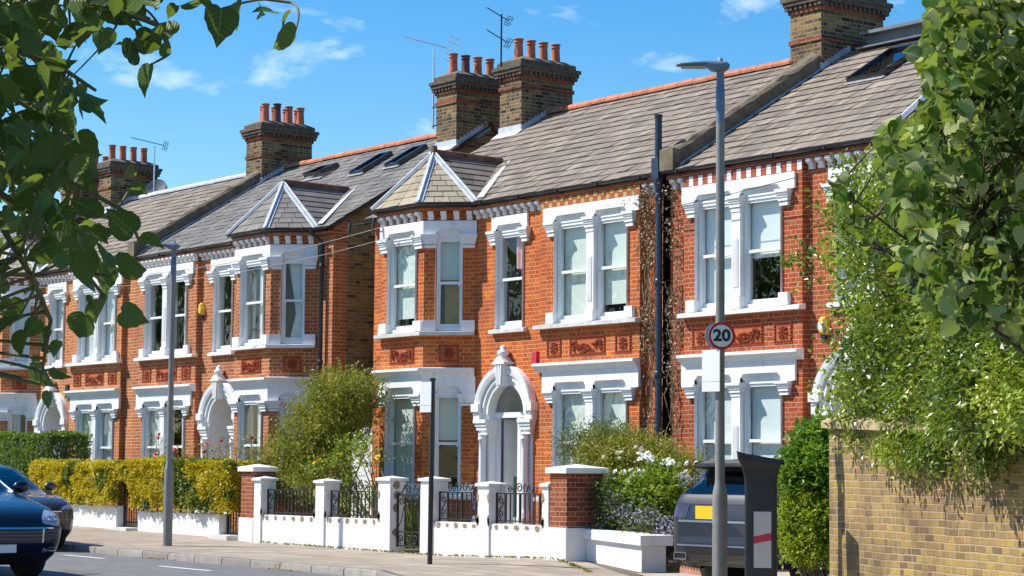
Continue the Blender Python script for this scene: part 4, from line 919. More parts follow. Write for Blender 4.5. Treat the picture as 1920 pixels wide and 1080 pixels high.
def text_mesh(txt, size, mat, origin, right, up, parent, offset=.0, name='lettering', xs=1.):
    cu = bpy.data.curves.new('t', 'FONT'); cu.body = txt; cu.size = size; cu.align_x = 'CENTER'; cu.align_y = 'CENTER'; cu.offset = offset; cu.resolution_u = 6
    to = bpy.data.objects.new('t', cu); dg = bpy.context.evaluated_depsgraph_get(); me = bpy.data.meshes.new_from_object(to, depsgraph=dg)
    right, up, origin = Vector(right), Vector(up), Vector(origin); base = ORG[parent.name]
    for v in me.vertices: v.co = origin+right*v.co.x*xs+up*v.co.y-base
    me.name = name; me.materials.clear(); me.materials.append(mat); o = bpy.data.objects.new(name, me); finish(o, parent, base); bpy.data.objects.remove(to); bpy.data.curves.remove(cu); return o
text_mesh('20', .178, M_SIGNB, pc+nf*.004-Vector((0, 0, .0)), a_, (0, 0, 1), sg_, .007, xs=1.12)
m = MB(); disc(m, pc, nf, 0, .001, -.02); b_ = MB(); b_.box(LX-.06, LX+.06, LY-.058, LY+.058, cz-.02, cz+.02); b_.build('bracket', M_SIGNG, sg_)
n2_ = Vector((-sin(rad(62)), cos(rad(62)), 0)); bc = Vector((LX, LY, cz+.01))+n2_*.075
bs = thing('speed_sign', 'back of a second round sign just showing behind the 20 sign', 'road sign', tuple(bc))
m = MB(); m.tube([bc, bc+n2_*.012], R0, 40, smooth=False); m.build('plate', M_SIGNG, bs); m = MB(); disc(m, bc, n2_, R0*.8, R0*.99, .014); m.build('red_ring', M_SIGNR, bs)
def blank_plate(label, x, y, z0, z1, w, yaw_, off, split):
    nr = Vector((sin(yaw_), -cos(yaw_), 0)); rt = Vector((cos(yaw_), sin(yaw_), 0)); c = Vector((x, y, 0))+nr*off; r = thing('blank_sign', label, 'sign', (c.x, c.y, z0))
    f = lambda s, d, z: tuple(c+rt*s+nr*d+Vector((0, 0, z))); m = MB(f); m.box(-w/2, w/2, 0, .012, z0+split+.005, z1); m.build('plate', M_SIGNW, r, bevel=.003); m = MB(f); m.box(-w/2, w/2, 0, .012, z0, z0+split); m.build('lower_plate', M_SIGNW, r, bevel=.003)
    b = MB(f); b.box(-.03, .03, -.02, 0, z0+.1, z0+.14); b.box(-.03, .03, -.02, 0, z1-.14, z1-.1); b.build('bracket', M_SIGNG, r)
blank_plate('blank white plate strapped to the right lamp post, below the 20 sign', LX-.05, LY-.02, 1.3+.955, 1.3+1.42, .26, rad(8), .075, .105)
# black sign post with a blank plate
sp = thing('sign_post', 'slim black sign post standing on the pavement in front of the white wall', 'sign post', (-27.35, 18.85, -.07)); m = MB(); m.tube([(-27.35, 18.85, -.3), (-27.33, 18.85, 2.72)], .039, 16); m.build('pole', M_BLACK, sp); m = MB(); m.tube([(-27.33, 18.85, 2.72), (-27.33, 18.85, 2.76)], .045, 16); m.build('pole_cap', M_BLACK, sp)
blank_plate('blank white plate fixed to the top of the black sign post', -27.40, 18.83, 2.24, 2.70, .24, rad(10), .06, .10)
# ------------------------------------------------------------------ parking meter
mt = thing('parking_meter', 'dark parking ticket machine with a white panel and red stripe beside the right lamp post', 'parking meter', (-17.75, 16.62, -.28))
ma_ = rad(45); rt = Vector((cos(ma_), sin(ma_), 0)); nr = Vector((sin(ma_), -cos(ma_), 0)); mc = Vector((-17.72, 16.62, 0)); fm = lambda s, d, z: tuple(mc+rt*s+nr*d+Vector((0, 0, z)))
w2, d2 = .175, .105
def rrect(w, d, r, z, n=4): return [(sx*(w-r)+r*cos(t), sy*(d-r)+r*sin(t), z) for sx, sy, t0 in ((1, 1, 0), (-1, 1, PI/2), (-1, -1, PI), (1, -1, 1.5*PI)) for t in [t0+PI/2*i/n for i in range(n+1)]]
m = MB(fm); lv = [rrect(w2, d2, .03, z) for z in (-.5, 1.25)]; k = len(lv[0]); m.add(lv[0]+lv[1], [(i, (i+1) % k, (i+1) % k+k, i+k) for i in range(k)], smooth=True); m.build('body', M_METER, mt)
m = MB(fm); lv = [rrect(w2+e, d2+e*.7, .03, z) for e, z in ((.004, 1.245), (.004, 1.30), (.03, 1.42), (.075, 1.50))]; lv.append([(x, y, 1.565-.10*(x+w2)/(2*w2)) for x, y, z in rrect(w2+.085, d2+.06, .03, 1.5)])
m.add(sum(lv, []), [(j*k+i, j*k+(i+1) % k, (j+1)*k+(i+1) % k, (j+1)*k+i) for j in range(len(lv)-1) for i in range(k)]+[tuple(range((len(lv)-1)*k, len(lv)*k))], smooth=False); m.build('hood', M_METER, mt, bevel=.004)
m = MB(fm); m.box(-.075, .115, d2, d2+.006, .32, .93); pn = m.build('panel', plain('grey_white_panel', (.52, .50, .50), .4, var=.03), mt)
m = MB(fm); m.prism([(-.075, .58), (.115, .62), (.115, .70), (-.075, .66)], d2+.006, d2+.009); m.build('red_stripe', M_METERR, pn)
# ------------------------------------------------------------------ old brick wall on the right
G0, G1 = Vector((-17.60, 17.55, 0)), Vector((-12.2, 15.32, 0)); gx = (G1-G0).normalized(); gn = Vector((gx.y, -gx.x, 0)); GL = (G1-G0).length
fg = lambda s, d, z: tuple(G0+gx*s+gn*d+Vector((0, 0, z-.035*s)))
gw = thing('brick_wall', 'old yellow stock brick garden wall overhung by the evergreen bush', 'wall', tuple(G0+Vector((2, -.8, -.35))))
m = MB(fg); m.box(0, GL, -.34, 0, -.9, 1.83); R = random.Random(8)
m.box(.06, GL, -.30, .012, 1.83, 1.86)
m.build('masonry', M_STOCKW, gw)
m = MB(fg); m.sprism([(-.42, 1.862), (.07, 1.862), (.07, 1.94), (-.17, 2.03), (-.42, 1.94)], -.06, GL); m.build('coping', plain('coping_stone', (.40, .30, .17), .9, var=.25, scale=5, bump=.3), gw)
# ------------------------------------------------------------------ things fixed to the fronts
def hexbox(label, F, u, z, big=True, panel=False):
    p = F(u, 0, z); r = thing('alarm_box', label, 'alarm box', p, 'yellow burglar alarm boxes'); m = MB(F); R = .13
    o = [(u+R*.85*x, z+R*1.25*y) for x, y in ((-.5, 1), (.5, 1), (1, .1), (.5, -.75), (-.5, -.75), (-1, .1))]; n_ = [(u+(a-u)*.62, z+.01+(b-z-.01)*.66) for a, b in o]
    m.add([(a, .0, b) for a, b in o]+[(a, .05, b) for a, b in o]+[(a, .105, b) for a, b in n_], [(i, (i+1) % 6, (i+1) % 6+6, i+6) for i in range(6)]+[(i+6, (i+1) % 6+6, (i+1) % 6+12, i+12) for i in range(6)]+[tuple(range(12, 18))]); m.build('cover', M_YELLOW, r)
    if panel: q = MB(F); q.box(u-.055, u+.055, .105, .110, z-.04, z+.07); q.build('label_plate', M_SIGNW, r)
    b = MB(F); b.add([(u-.056, 0, z-.122), (u+.056, 0, z-.122), (u+.056, .07, z-.122), (u-.056, .07, z-.122), (u-.03, 0, z-.19), (u+.03, 0, z-.19), (u+.03, .05, z-.19), (u-.03, .05, z-.19)], [(0, 1, 2, 3), (4, 5, 6, 7), (0, 1, 5, 4), (1, 2, 6, 5), (2, 3, 7, 6), (3, 0, 4, 7)]); b.build('strobe', M_NAVY, r)
hexbox('yellow alarm box with a white label on the deep red house, beside the bush', FD, 5.25, 3.62, panel=True)
hexbox('plain yellow alarm box between the upper windows of the house with the slate bay roof', FB, 5.52, 4.98)
def smallbox(name, label, F, u, z, w, h, dpt, mat, low=None):
    p = F(u, 0, z); r = thing(name, label, 'wall box', p); m = MB(F); m.box(u-w/2, u+w/2, 0, dpt, z-h/2, z+h/2); m.build('casing', mat, r, bevel=.006)
    if low: b = MB(F); b.box(u-w/2+.005, u+w/2-.005, .005, dpt-.005, z-h/2-.08, z-h/2-.002); b.build('lower_part', low, r)
smallbox('alarm_box', 'small red box on the brickwork just left of the ground floor cornice', FC, 5.47, 3.40, .13, .26, .11, M_REDBOX)
smallbox('junction_box', 'dark box on the pale orange house beside its ground floor cornice', FA, 5.45, 3.30, .14, .34, .12, M_IRON, M_SIGNG)
# ------------------------------------------------------------------ vegetation
def ray(px, py):
    v = fw + rr*((px-960)/4099.7) - uu*((py-540)/4099.7); return v
def at_y(px, py, y): v = ray(px, py); t = y/v.y; return Vector((v.x*t, y, EYE+v.z*t))
def at_d(px, py, d): v = ray(px, py); return Vector((v.x*d, v.y*d, EYE+v.z*d))
T_QUAD = (np.array([(0, 0, 0), (.5, .27, .07), (1, 0, -.03), (.5, -.27, .07)]), np.array([(0, 3, 2, 1)]))
T_OVAL = (np.array([(0, 0, 0), (.5, 0, -.02), (1, 0, -.10), (.22, .20, .05), (.62, .23, .06), (.22, -.20, .05), (.62, -.23, .06)]), np.array([(0, 1, 4, 3), (1, 2, 2, 4), (0, 5, 6, 1), (1, 6, 2, 2)]))
_xm = [0, .06, .14, .24, .35, .47, .59, .71, .83, .94, 1.08]
_mr = [(x, 0, -.16*x*x) for x in _xm]
_eg = [(-.07, .13, .02), (-.07, .27, .05), (.02, .385, .09), (.14, .455, .11), (.29, .485, .11), (.44, .455, .09), (.57, .40, .06), (.70, .31, .02), (.81, .205, -.03), (.91, .10, -.09), (1.07, .012, -.17)]
_eg = [(x+(.018 if i % 2 else -.01), y*(1.03 if i % 2 else .97), z) for i, (x, y, z) in enumerate(_eg)]; _q = len(_mr)
T_LIME = (np.array(_mr+_eg+[(x, -y, z) for x, y, z in _eg]), np.array([(i, i+1, i+_q+1, i+_q) for i in range(_q-1)]+[(i, i+2*_q, i+2*_q+1, i+1) for i in range(_q-1)]))
def rand_unit(n): v = nrng.normal(size=(n, 3)); return v/np.linalg.norm(v, axis=1)[:, None]
def leaves(name, P, A, Nn, size, tint, mat, parent=None, base=(0, 0, 0), tpl=T_QUAD, curl=None, smooth=False):
    """P tip-ward base point, A leaf axis, Nn rough normal; one mesh of many leaves"""
    P = np.asarray(P, float); A = A/np.linalg.norm(A, axis=1)[:, None]; B = np.cross(Nn, A); B /= np.maximum(np.linalg.norm(B, axis=1), 1e-6)[:, None]; Nn = np.cross(A, B)
    tv, tf = tpl
    tv_ = np.broadcast_to(tv, (len(P), *tv.shape)).copy()
    if curl is not None: tv_[:, :, 2] *= curl[:, None]; tv_[:, :, 2] += (curl[:, None]-1)*.12*tv_[:, :, 0]**2
    V = P[:, None, :]+size[:, None, None]*(tv_[:, :, 0:1]*A[:, None, :]+tv_[:, :, 1:2]*B[:, None, :]+tv_[:, :, 2:3]*Nn[:, None, :])
    n, k = len(P), len(tv); F = (tf[None]+(np.arange(n)*k)[:, None, None]).reshape(-1, tf.shape[1])
    o = np_mesh(name, V.reshape(-1, 3), F, np.repeat(np.clip(tint, 0, 1), len(tf)), mat, parent, base, smooth)
    if tpl is T_LIME: at = o.data.attributes.new('luv', 'FLOAT_VECTOR', 'POINT'); at.data.foreach_set('vector', np.tile(tv, (n, 1)).astype(np.float32).ravel())
    return o
def vnoise(P, scale, seed=0):
    q = P*scale+seed*17.3; i = np.floor(q).astype(int); f = q-i; f = f*f*(3-2*f)
    def h(x, y, z): 
        v = (x*374761393+y*668265263+z*1274126177+seed*971) & 0x7fffffff; v = ((v ^ (v >> 13))*1274126177) & 0x7fffffff; return (v % 10007)/10007.
    r = 0
    for dx in (0, 1):
        for dy in (0, 1):
            for dz in (0, 1):
                r = r+h(i[:, 0]+dx, i[:, 1]+dy, i[:, 2]+dz)*np.where(dx, f[:, 0], 1-f[:, 0])*np.where(dy, f[:, 1], 1-f[:, 1])*np.where(dz, f[:, 2], 1-f[:, 2])
    return r
def sprays(CP, CD, k, tw, size, spread=.5):
    """k leaves up each twig: CP twig base, CD direction -> P, A, N arrays"""
    n = len(CP); t = np.tile(np.linspace(.08, 1, k), n); P = np.repeat(CP, k, 0); Dr = np.repeat(CD, k, 0); P = P+Dr*(t*np.repeat(tw, k))[:, None]
    R = rand_unit(n*k); A = Dr*.55+R*spread*1.3; Nn = rand_unit(n*k)*.6+np.array([0, 0, .9]); P = P+R*.012
    return P, A, Nn
def ellipsoid_pts(n, c, r, shell=.55):
    d = rand_unit(n); u = (shell+(1-shell)*nrng.random(n))[:, None]; return np.array(c)+d*u*np.array(r), d
G_DARK, G_MID, G_LT = (.018, .045, .012), (.05, .10, .02), (.13, .20, .035)
M_L_SHRUB = leafmat('olive_leaf', S3((.07, .085, .015), (.19, .20, .03), (.36, .34, .045), (.42, .24, .05)))
M_L_GREEN = leafmat('green_leaf', S3((.028, .085, .012), (.075, .18, .02), (.17, .29, .03)))
M_L_YEL = leafmat('golden_privet_leaf', S3((.025, .09, .012), (.07, .16, .018), (.62, .46, .012), (.80, .60, .016), (.86, .68, .03)), trans=.3)
M_L_LIMEG = leafmat('yellow_green_leaf', S3((.09, .17, .015), (.22, .32, .025), (.42, .47, .045)))
M_L_BRIGHT = leafmat('bright_leaf', S3((.12, .20, .018), (.32, .42, .03), (.58, .58, .06)), mott=.1); M_L_LAUREL = leafmat('laurel_leaf', S3((.04, .12, .015), (.11, .26, .025), (.25, .42, .04)), mott=.15)
M_L_GREY = leafmat('grey_green_leaf', S3((.035, .055, .03), (.09, .125, .065), (.16, .20, .10)))
M_L_HOLM = leafmat('evergreen_leaf', S3((.014, .042, .009), (.09, .18, .018), (.33, .45, .038), (.52, .58, .08)), trans=.3, rough=.33, spec=.5)
M_L_LIME = leafmat('lime_tree_leaf', S3((.014, .045, .010), (.045, .12, .016), (.14, .26, .026), (.40, .42, .03)), back=(.44, .49, .20), trans=.38, rough=.55, spec=.15, veins=True)
M_L_NEAR = leafmat('near_lime_leaf', S3((.018, .050, .013), (.035, .088, .016), (.08, .165, .02)), back=(.09, .145, .04), trans=.38, rough=.5, spec=.3, veins=True)
M_L_BLADE = leafmat('blade_leaf', S3((.05, .12, .012), (.14, .26, .02), (.30, .36, .05)))
M_FW = plain('white_petal', (.82, .82, .76), .7, var=.05); M_FR = plain('red_petal', (.62, .035, .03), .6, var=.15); M_FY = plain('yellow_petal', (.80, .55, .02), .6, var=.1)
M_FL = plain('lilac_petal', (.56, .52, .66), .7, var=.12); M_FB = plain('blue_petal', (.20, .22, .62), .7, var=.2); M_FP = plain('coral_petal', (.70, .10, .05), .6, var=.15)
def stems(name, pairs, mat, parent, r0=.012, r1=.004, n=5, sag=.1, seed=1):
    m = MB(); R = random.Random(seed)
    for a, b in pairs:
        a, b = Vector(a), Vector(b); pts = []; k = 6
        off = Vector((R.uniform(-1, 1), R.uniform(-1, 1), R.uniform(-.3, .6)))*sag*(b-a).length
        for i in range(k+1): t = i/k; pts.append(a.lerp(b, t)+off*math.sin(PI*t))
        m.tube(pts, [r0+(r1-r0)*i/k for i in range(k+1)], n, cap=False)
    return m.build(name, mat, parent)
FLW = {}
def flower(parent, mat, p, r, petals=9, name='flower'):
    key_ = (mat.name, petals)
    if key_ not in FLW:
        m = MB(); R = random.Random(petals)
        for ring, (q, up, sz) in enumerate(((.95, .25, .62), (.55, .55, .5), (.2, .8, .4))):
            k = max(3, petals-3*ring)
            for i in range(k):
                t = 2*PI*(i+.3*ring)/k+R.uniform(-.2, .2); c = Vector((cos(t), sin(t), 0)); s_ = Vector((-sin(t), cos(t), 0)); z = Vector((0, 0, 1))
                b = c*q*.15; e = c*q+z*up*.7; mid = c*q*.6+z*up*.25
                m.add([b, mid+s_*sz*.5, e+z*R.uniform(-.1, .15), mid-s_*sz*.5], [(0, 1, 2, 3)])
        m.sphere((0, 0, .15), .42, 7, 4)
        me = bpy.data.meshes.new(name); me.from_pydata(m.v, [], m.f); me.materials.append(mat); FLW[key_] = me
    o = bpy.data.objects.new(name, FLW[key_]); COL.objects.link(o); o.parent = parent; o.location = Vector(p)-ORG[parent.name]; o.scale = (r, r, r)
    o.rotation_euler = (rng.uniform(.2, 1.3), rng.uniform(-.4, .4), rng.uniform(-1.6, .6)); ORG[o.name] = ORG[parent.name]; return o
# ---- clipped hedges
def hedge(label, x0, x1, y0, y1, z0, z1, n, mat, size, tfun, drop=.12, seed=1):
    r = thing('hedge', label, 'hedge', ((x0+x1)/2, (y0+y1)/2, z0)); S = np.array([x1-x0, y1-y0, z1-z0]); c = np.array([(x0+x1)/2, (y0+y1)/2, (z0+z1)/2])
    areas = np.array([S[1]*S[2], S[1]*S[2], S[0]*S[2]*1.2, S[0]*S[2]*.3, S[0]*S[1]*1.2]); fi = nrng.choice(5, n, p=areas/areas.sum()); u = nrng.random((n, 3))-.5
    P = u*S; nn = np.zeros((n, 3))
    for f, (ax, sg_) in enumerate(((0, -1), (0, 1), (1, -1), (1, 1), (2, 1))): k = fi == f; P[k, ax] = sg_*S[ax]/2; nn[k, ax] = sg_
    W0 = P+c; bul = (vnoise(W0, 2.2, seed)-.5)*.16+(vnoise(W0, 7, seed+1)-.5)*.10; rnd = np.exp(-(((np.abs(P)-S/2+.12).clip(0)/.12)**2).sum(1)); P = P+nn*(bul[:, None]-.02)
    e = np.abs(P)/(S/2); k = (e > 1-.16/ S*2).sum(1) >= 2; P[k] *= (1-.05*nrng.random(k.sum()))[:, None]
    depth = nrng.random(n)**2*.09; P = P-nn*depth[:, None]; P[:, 2] -= (nrng.random(n) < .1)*nrng.random(n)*drop*(P[:, 2] < -S[2]/2+.15)
    Wd = P+c; cut = (Wd[:, 0] > -41.93) & (Wd[:, 0] < -41.17) & (Wd[:, 2] < 1.10+.10*nrng.random(n)); P, nn, Wd = P[~cut], nn[~cut], Wd[~cut]; n = len(P); A = nn*.35+rand_unit(n)*.8+np.array([0, 0, .3]); Nn = nn*1.1+rand_unit(n)*.36+np.array([-.2, -.25, .45]); t = tfun(Wd)+nrng.normal(0, .10, n)
    leaves('foliage', Wd, A, Nn, size*(.7+.6*nrng.random(n)), t, mat, r)
    stems('stem', [((x0+(x1-x0)*(i+.5)/9, (y0+y1)/2, z0-.1), (x0+(x1-x0)*(i+.5)/9+rng.uniform(-.15, .15), (y0+y1)/2+rng.uniform(-.1, .1), z1-.25)) for i in range(9)], M_WOOD, r, .022, .008); return r
def ty(W_):
    v = vnoise(W_, 1.7, 3)*.55+vnoise(W_, 4.5, 4)*.45; t = np.where(v > .43, .66+.35*(v-.43), .10+.5*v); g = np.exp(-(((W_[:, 0]+39.0)/.75)**2))*(vnoise(W_, 2.5, 9) > .28); t = np.where(g > .45, .16+.2*vnoise(W_, 5, 2), t)
    return np.where(W_[:, 0] > -37.75, np.where(vnoise(W_, 3, 8) > .42, .62, .3), t)
def ty2(W_): v = vnoise(W_, 1.5, 13)*.55+vnoise(W_, 4.5, 14)*.45; return np.where(v > .36, .68+.35*(v-.36), .12+.5*v)
hedge('golden yellow clipped hedge, the left one, behind the dark brown car', -46.1, -41.55, 20.80, 21.75, .62, 1.46, 36000, M_L_YEL, .07, ty2, seed=3)
hedge('yellow hedge with a large green patch, standing behind the left lamp post', -41.55, -37.0, 20.80, 21.75, .54, 1.52, 40000, M_L_YEL, .07, ty, seed=5)
hedge('plain green clipped hedge in front of the pale orange house', -53, -46.6, 21.5, 22.6, .2, 2.16, 42000, M_L_GREEN, .075, lambda W_: .25+.6*vnoise(W_, 1.6, 21), seed=7)
# overgrowth above the left iron gates is part of the hedges; red roses behind them
rb = thing('rose_bush', 'straggly rose bushes with red flowers rising above the yellow hedge', 'rose bush', (-40.5, 22.2, .1))
pr = []; CP = []; CD = []
for px, py in ((292, 822), (300, 835), (312, 842), (335, 850), (350, 838), (372, 838), (384, 832), (398, 842), (412, 826), (425, 835), (455, 822), (466, 840), (470, 818), (440, 842)):
    tip = at_y(px, py, 22.1); pr.append((tip+Vector((rng.uniform(-.25, .25), .1, -1.3)), tip))
    for i in range(16): q = tip+Vector((rng.gauss(0, .10), rng.gauss(0, .1), rng.uniform(-.45, .06))); CP.append(q); CD.append(Vector((rng.uniform(-1, 1), rng.uniform(-1, 1), rng.uniform(-.2, 1))).normalized())
stems('stem', pr, M_DRY, rb, .012, .006)
CP = np.array(CP); CD = np.array(CD); P, A, Nn = sprays(CP, CD, 5, np.full(len(CP), .12), .05, .8); leaves('foliage', P, A, Nn, .05*(.7+.6*nrng.random(len(P))), .3+.7*nrng.random(len(P)), M_L_SHRUB, rb)
for px, py, mt_ in ((299, 815, M_FR), (292, 852, M_FP), (328, 843, M_FP), (332, 856, M_FR), (388, 832, M_FP), (416, 827, M_FR), (472, 822, M_FR), (350, 857, M_FP), (384, 848, M_FP), (297, 822, M_FR)): flower(rb, mt_, at_y(px, py, 22.0), .075)
def clump_shrub(name, label, cat, base, ells, mat, size, n, k=6, tw=.16, tfun=None, ymid=22.3, depth=.8, stem_mat=M_WOOD, parent=None, droop=0., tpl=T_QUAD, density=1.):
    """ells: (px,py,rx_px,ry_px) lobes of the crown placed on the plane y=ymid"""
    r = parent or thing(name, label, cat, base); CPs = []; CDs = []; pairs = []
    tot = sum(e[2]*e[3] for e in ells)
    for e in ells:
        c = at_y(e[0], e[1], e[4] if len(e) > 4 else ymid); sc = 4099.7/ c.dot(fw); rz = e[3]/sc; rx = e[2]/sc/.8; m = int(n*e[2]*e[3]/tot)
        p, d = ellipsoid_pts(m, c, (rx*.75, depth*.7, rz), .35); CPs.append(p); CDs.append(d*.7+rand_unit(m)*.6+np.array([0, 0, .35-droop]))
        for i in range(3): q = p[rng.randrange(m)] if m else c; pairs.append(((base[0]+rng.uniform(-.2, .2), base[1], base[2]), tuple(q)))
    CP = np.concatenate(CPs); CD = np.concatenate(CDs); CD /= np.linalg.norm(CD, axis=1)[:, None]
    P, A, Nn = sprays(CP, CD, k, tw*(.6+.8*nrng.random(len(CP))), size); t = (.15+.6*vnoise(P, 3.2, 5)+.25*nrng.random(len(P))) if tfun is None else tfun(P)
    leaves('foliage', P, A, Nn, size*(.65+.7*nrng.random(len(P))), t, mat, r, tpl=tpl); stems('stem', pairs, stem_mat, r, .02, .005, seed=3); return r
cs = clump_shrub('climbing_shrub', 'large olive green climbing shrub filling the gap between the two houses', 'shrub', (-36.6, 22.6, -.05),
    [(632, 732, 50, 36), (600, 785, 52, 46), (655, 770, 38, 56), (568, 820, 38, 40), (622, 815, 55, 45), (672, 735, 24, 30), (545, 865, 40, 35), (590, 850, 45, 40), (520, 890, 28, 34, 21.9), (555, 915, 48, 30, 21.9), (600, 905, 30, 34, 21.9)], M_L_SHRUB, .058, 4800, k=7, tw=.22, depth=1.0)
yr = clump_shrub('rose_bush', 'light green yellow-flowered rose bush behind the railings of the white wall', 'rose bush', (-33.2, 21.8, 0),
    [(655, 850, 32, 26, 21.8), (690, 855, 22, 26, 21.8), (625, 870, 22, 18, 21.8), (600, 868, 12, 10, 21.6), (650, 930, 36, 26, 21.8), (690, 945, 22, 22, 21.8), (610, 945, 20, 18, 21.8)], M_L_LIMEG, .07, 360, k=6, tw=.22, depth=.35, stem_mat=M_TWIG)
stems('cane', [((-33.6+.25*i, 21.8, 0), tuple(at_y(630+13*i+rng.uniform(-10, 10), 855+rng.uniform(-8, 20), 21.8))) for i in range(7)], M_TWIG, yr, .018, .008, sag=.06)
for px, py in ((596, 864), (591, 868), (602, 862), (688, 846), (708, 857), (640, 833+20), (673, 850)): flower(yr, M_FY, at_y(px, py, 21.6), .065)
# ---- flower bed by the driveway
wb = clump_shrub('rose_bush', 'bushy white-flowered climbing rose above the planter', 'rose bush', (-26.2, 22.4, -.05),
    [(1140, 850, 45, 32), (1190, 850, 45, 34), (1235, 865, 40, 30), (1275, 885, 28, 34), (1125, 895, 30, 42), (1170, 890, 40, 40), (1225, 900, 40, 34)], M_L_SHRUB, .055, 2600, k=6, tw=.20, ymid=22.6, depth=.8)
for cx, cy, n_ in ((1217, 862, 7), (1208, 855, 3), (1222, 868, 4), (1250, 871, 7), (1242, 866, 4), (1190, 882, 5), (1195, 893, 4), (1275, 893, 7), (1285, 904, 4), (1270, 912, 4), (1236, 906, 2), (1140, 850, 1), (1160, 849, 2), (1169, 893, 2), (1146, 886, 2), (1230, 888, 3), (1297, 870, 2), (1207, 849, 3), (1120, 885, 2)):
    for i in range(round(n_*1.4)): flower(wb, M_FW, at_y(cx+rng.gauss(0, 6), cy+rng.gauss(0, 4.5), 21.8+rng.uniform(-.1, .1)), .06, 8)
gs = clump_shrub('grey_shrub', 'grey-green feathery shrub with arching twigs behind the brick pier', 'shrub', (-28.0, 22.9, 0), [(1085, 845, 28, 22), (1110, 840, 24, 26), (1150, 825, 26, 18), (1075, 832, 14, 8), (1128, 818, 12, 14), (1170, 832, 20, 12)], M_L_GREY, .040, 1000, k=9, tw=.28, ymid=22.9, depth=.5)
lg = clump_shrub('leafy_shrub', 'bright yellow-green leafy shrub in the bed behind the planter', 'shrub', (-25.7, 21.9, -.05), [(1215, 930, 40, 36), (1245, 912, 40, 32), (1185, 950, 30, 28), (1268, 935, 28, 28), (1160, 920, 24, 24), (1135, 975, 20, 24), (1155, 985, 22, 16)], M_L_LIMEG, .085, 900, k=6, tw=.20, ymid=21.75, depth=.35)
ls = clump_shrub('flowering_plant', 'loose plant with masses of tiny pale lilac flowers spilling over the planter', 'plant', (-25.8, 21.7, -.05), [(1140, 930, 26, 26), (1165, 950, 28, 24), (1150, 985, 34, 16), (1200, 985, 36, 16), (1235, 985, 30, 22), (1262, 985, 20, 30, 21.9), (1258, 1020, 22, 26, 21.95)], M_L_GREY, .05, 1200, k=7, tw=.2, ymid=21.55, depth=.3)
FP = []
for cx, cy, rx, ry, n_, yy in ((1150, 945, 28, 26, 120, 21.45), (1175, 965, 30, 18, 110, 21.4), (1215, 970, 26, 16, 90, 21.4), (1245, 985, 26, 18, 120, 21.4), (1265, 1000, 16, 20, 60, 21.6), (1200, 945, 20, 12, 30, 21.5), (1280, 965, 14, 16, 40, 21.7), (1125, 990, 12, 10, 20, 21.4)):
    for i in range(n_):
        a = rng.uniform(0, 2*PI); q = math.sqrt(rng.random()); FP.append(at_y(cx+rx*q*cos(a), cy+ry*q*sin(a), yy+rng.uniform(-.08, .08)))
FP = np.array([tuple(p) for p in FP]); FP = np.repeat(FP, 4, 0)+nrng.normal(0, .008, (len(FP)*4, 3)); o = leaves('tiny_flowers', FP, rand_unit(len(FP)), rand_unit(len(FP))+np.array([-.3, -.6, .6]), .026*(.7+.6*nrng.random(len(FP))), np.full(len(FP), .5), M_FL, ls); o['kind'] = 'stuff'
# ---- strap leaves behind the gate, blue flower spike
gl = thing('gladiolus_clump', 'clump of upright strap leaves seen through the iron gate', 'plant', (-32.0, 21.6, 0)); P = []; A = []
m = MB()
for i in range(70):
    b = Vector((-32.0+rng.uniform(-.40, .45), 21.6+rng.uniform(-.2, .25), .05)); h = rng.uniform(.55, .98); ln = Vector((rng.gauss(0, .14), rng.gauss(0, .1), 1)); s_ = Vector((cos(i), sin(i), 0))*.018; e = b+ln*h
    mid = b.lerp(e, .6)+Vector((0, 0, .02)); e = e+Vector((ln.x, ln.y, 0))*.5; m.add([b-s_, b+s_, mid+s_*1.1, mid-s_*1.1, e], [(0, 1, 2, 3), (3, 2, 4)], tint=rng.random())
m.build('foliage', M_L_BLADE, gl)
bf = thing('flower_spike', 'tall pale blue flower spike behind the railing left of the front door', 'flower', (-29.2, 21.4, 0)); stems('stem', [((-29.65, 21.4, 0), tuple(at_y(892, 930, 21.4)))], M_TWIG, bf, .008, .005)
for i in range(16): flower(bf, M_FB, at_y(892+rng.gauss(0, 3), 932+i*1.7, 21.4), .028, 6)
# ---- right shrub between car and brick wall
rs = clump_shrub('laurel_shrub', 'bright green shrub, glossy above and yellowish below, against the end of the brick wall', 'shrub', (-18.35, 18.1, -.25), [(1540, 840, 40, 40, 18.3), (1515, 875, 44, 40, 18.1), (1550, 890, 30, 45, 18.1), (1530, 800+30, 36, 26, 18.4), (1500, 900, 28, 30, 18.0)], M_L_LAUREL, .085, 1100, k=7, tw=.16, depth=.35, tfun=lambda P: .2+.55*vnoise(P, 4, 5)+.3*nrng.random(len(P)), tpl=T_QUAD)
clump_shrub('laurel_shrub', '', '', (-18.35, 18.1, -.25), [(1510, 960, 46, 40, 18.0), (1540, 985, 36, 48, 18.0), (1500, 1000, 34, 34, 17.95), (1530, 1030, 36, 26, 18.0), (1500, 1035, 24, 18, 17.9)], M_L_BRIGHT, .05, 2400, k=7, tw=.13, depth=.32, parent=rs)
pp_ = thing('white_planter', 'small white boarded planter at the foot of the green shrub', 'planter', (-18.3, 17.9, -.3)); m = MB(); m.box(-18.75, -18.0, 17.75, 18.25, -.6, -.02)
for i in range(4): m.box(-18.76, -17.99, 17.735, 18.26, -.55+.14*i, -.43+.14*i)
m.build('box', M_STUCCO, pp_)
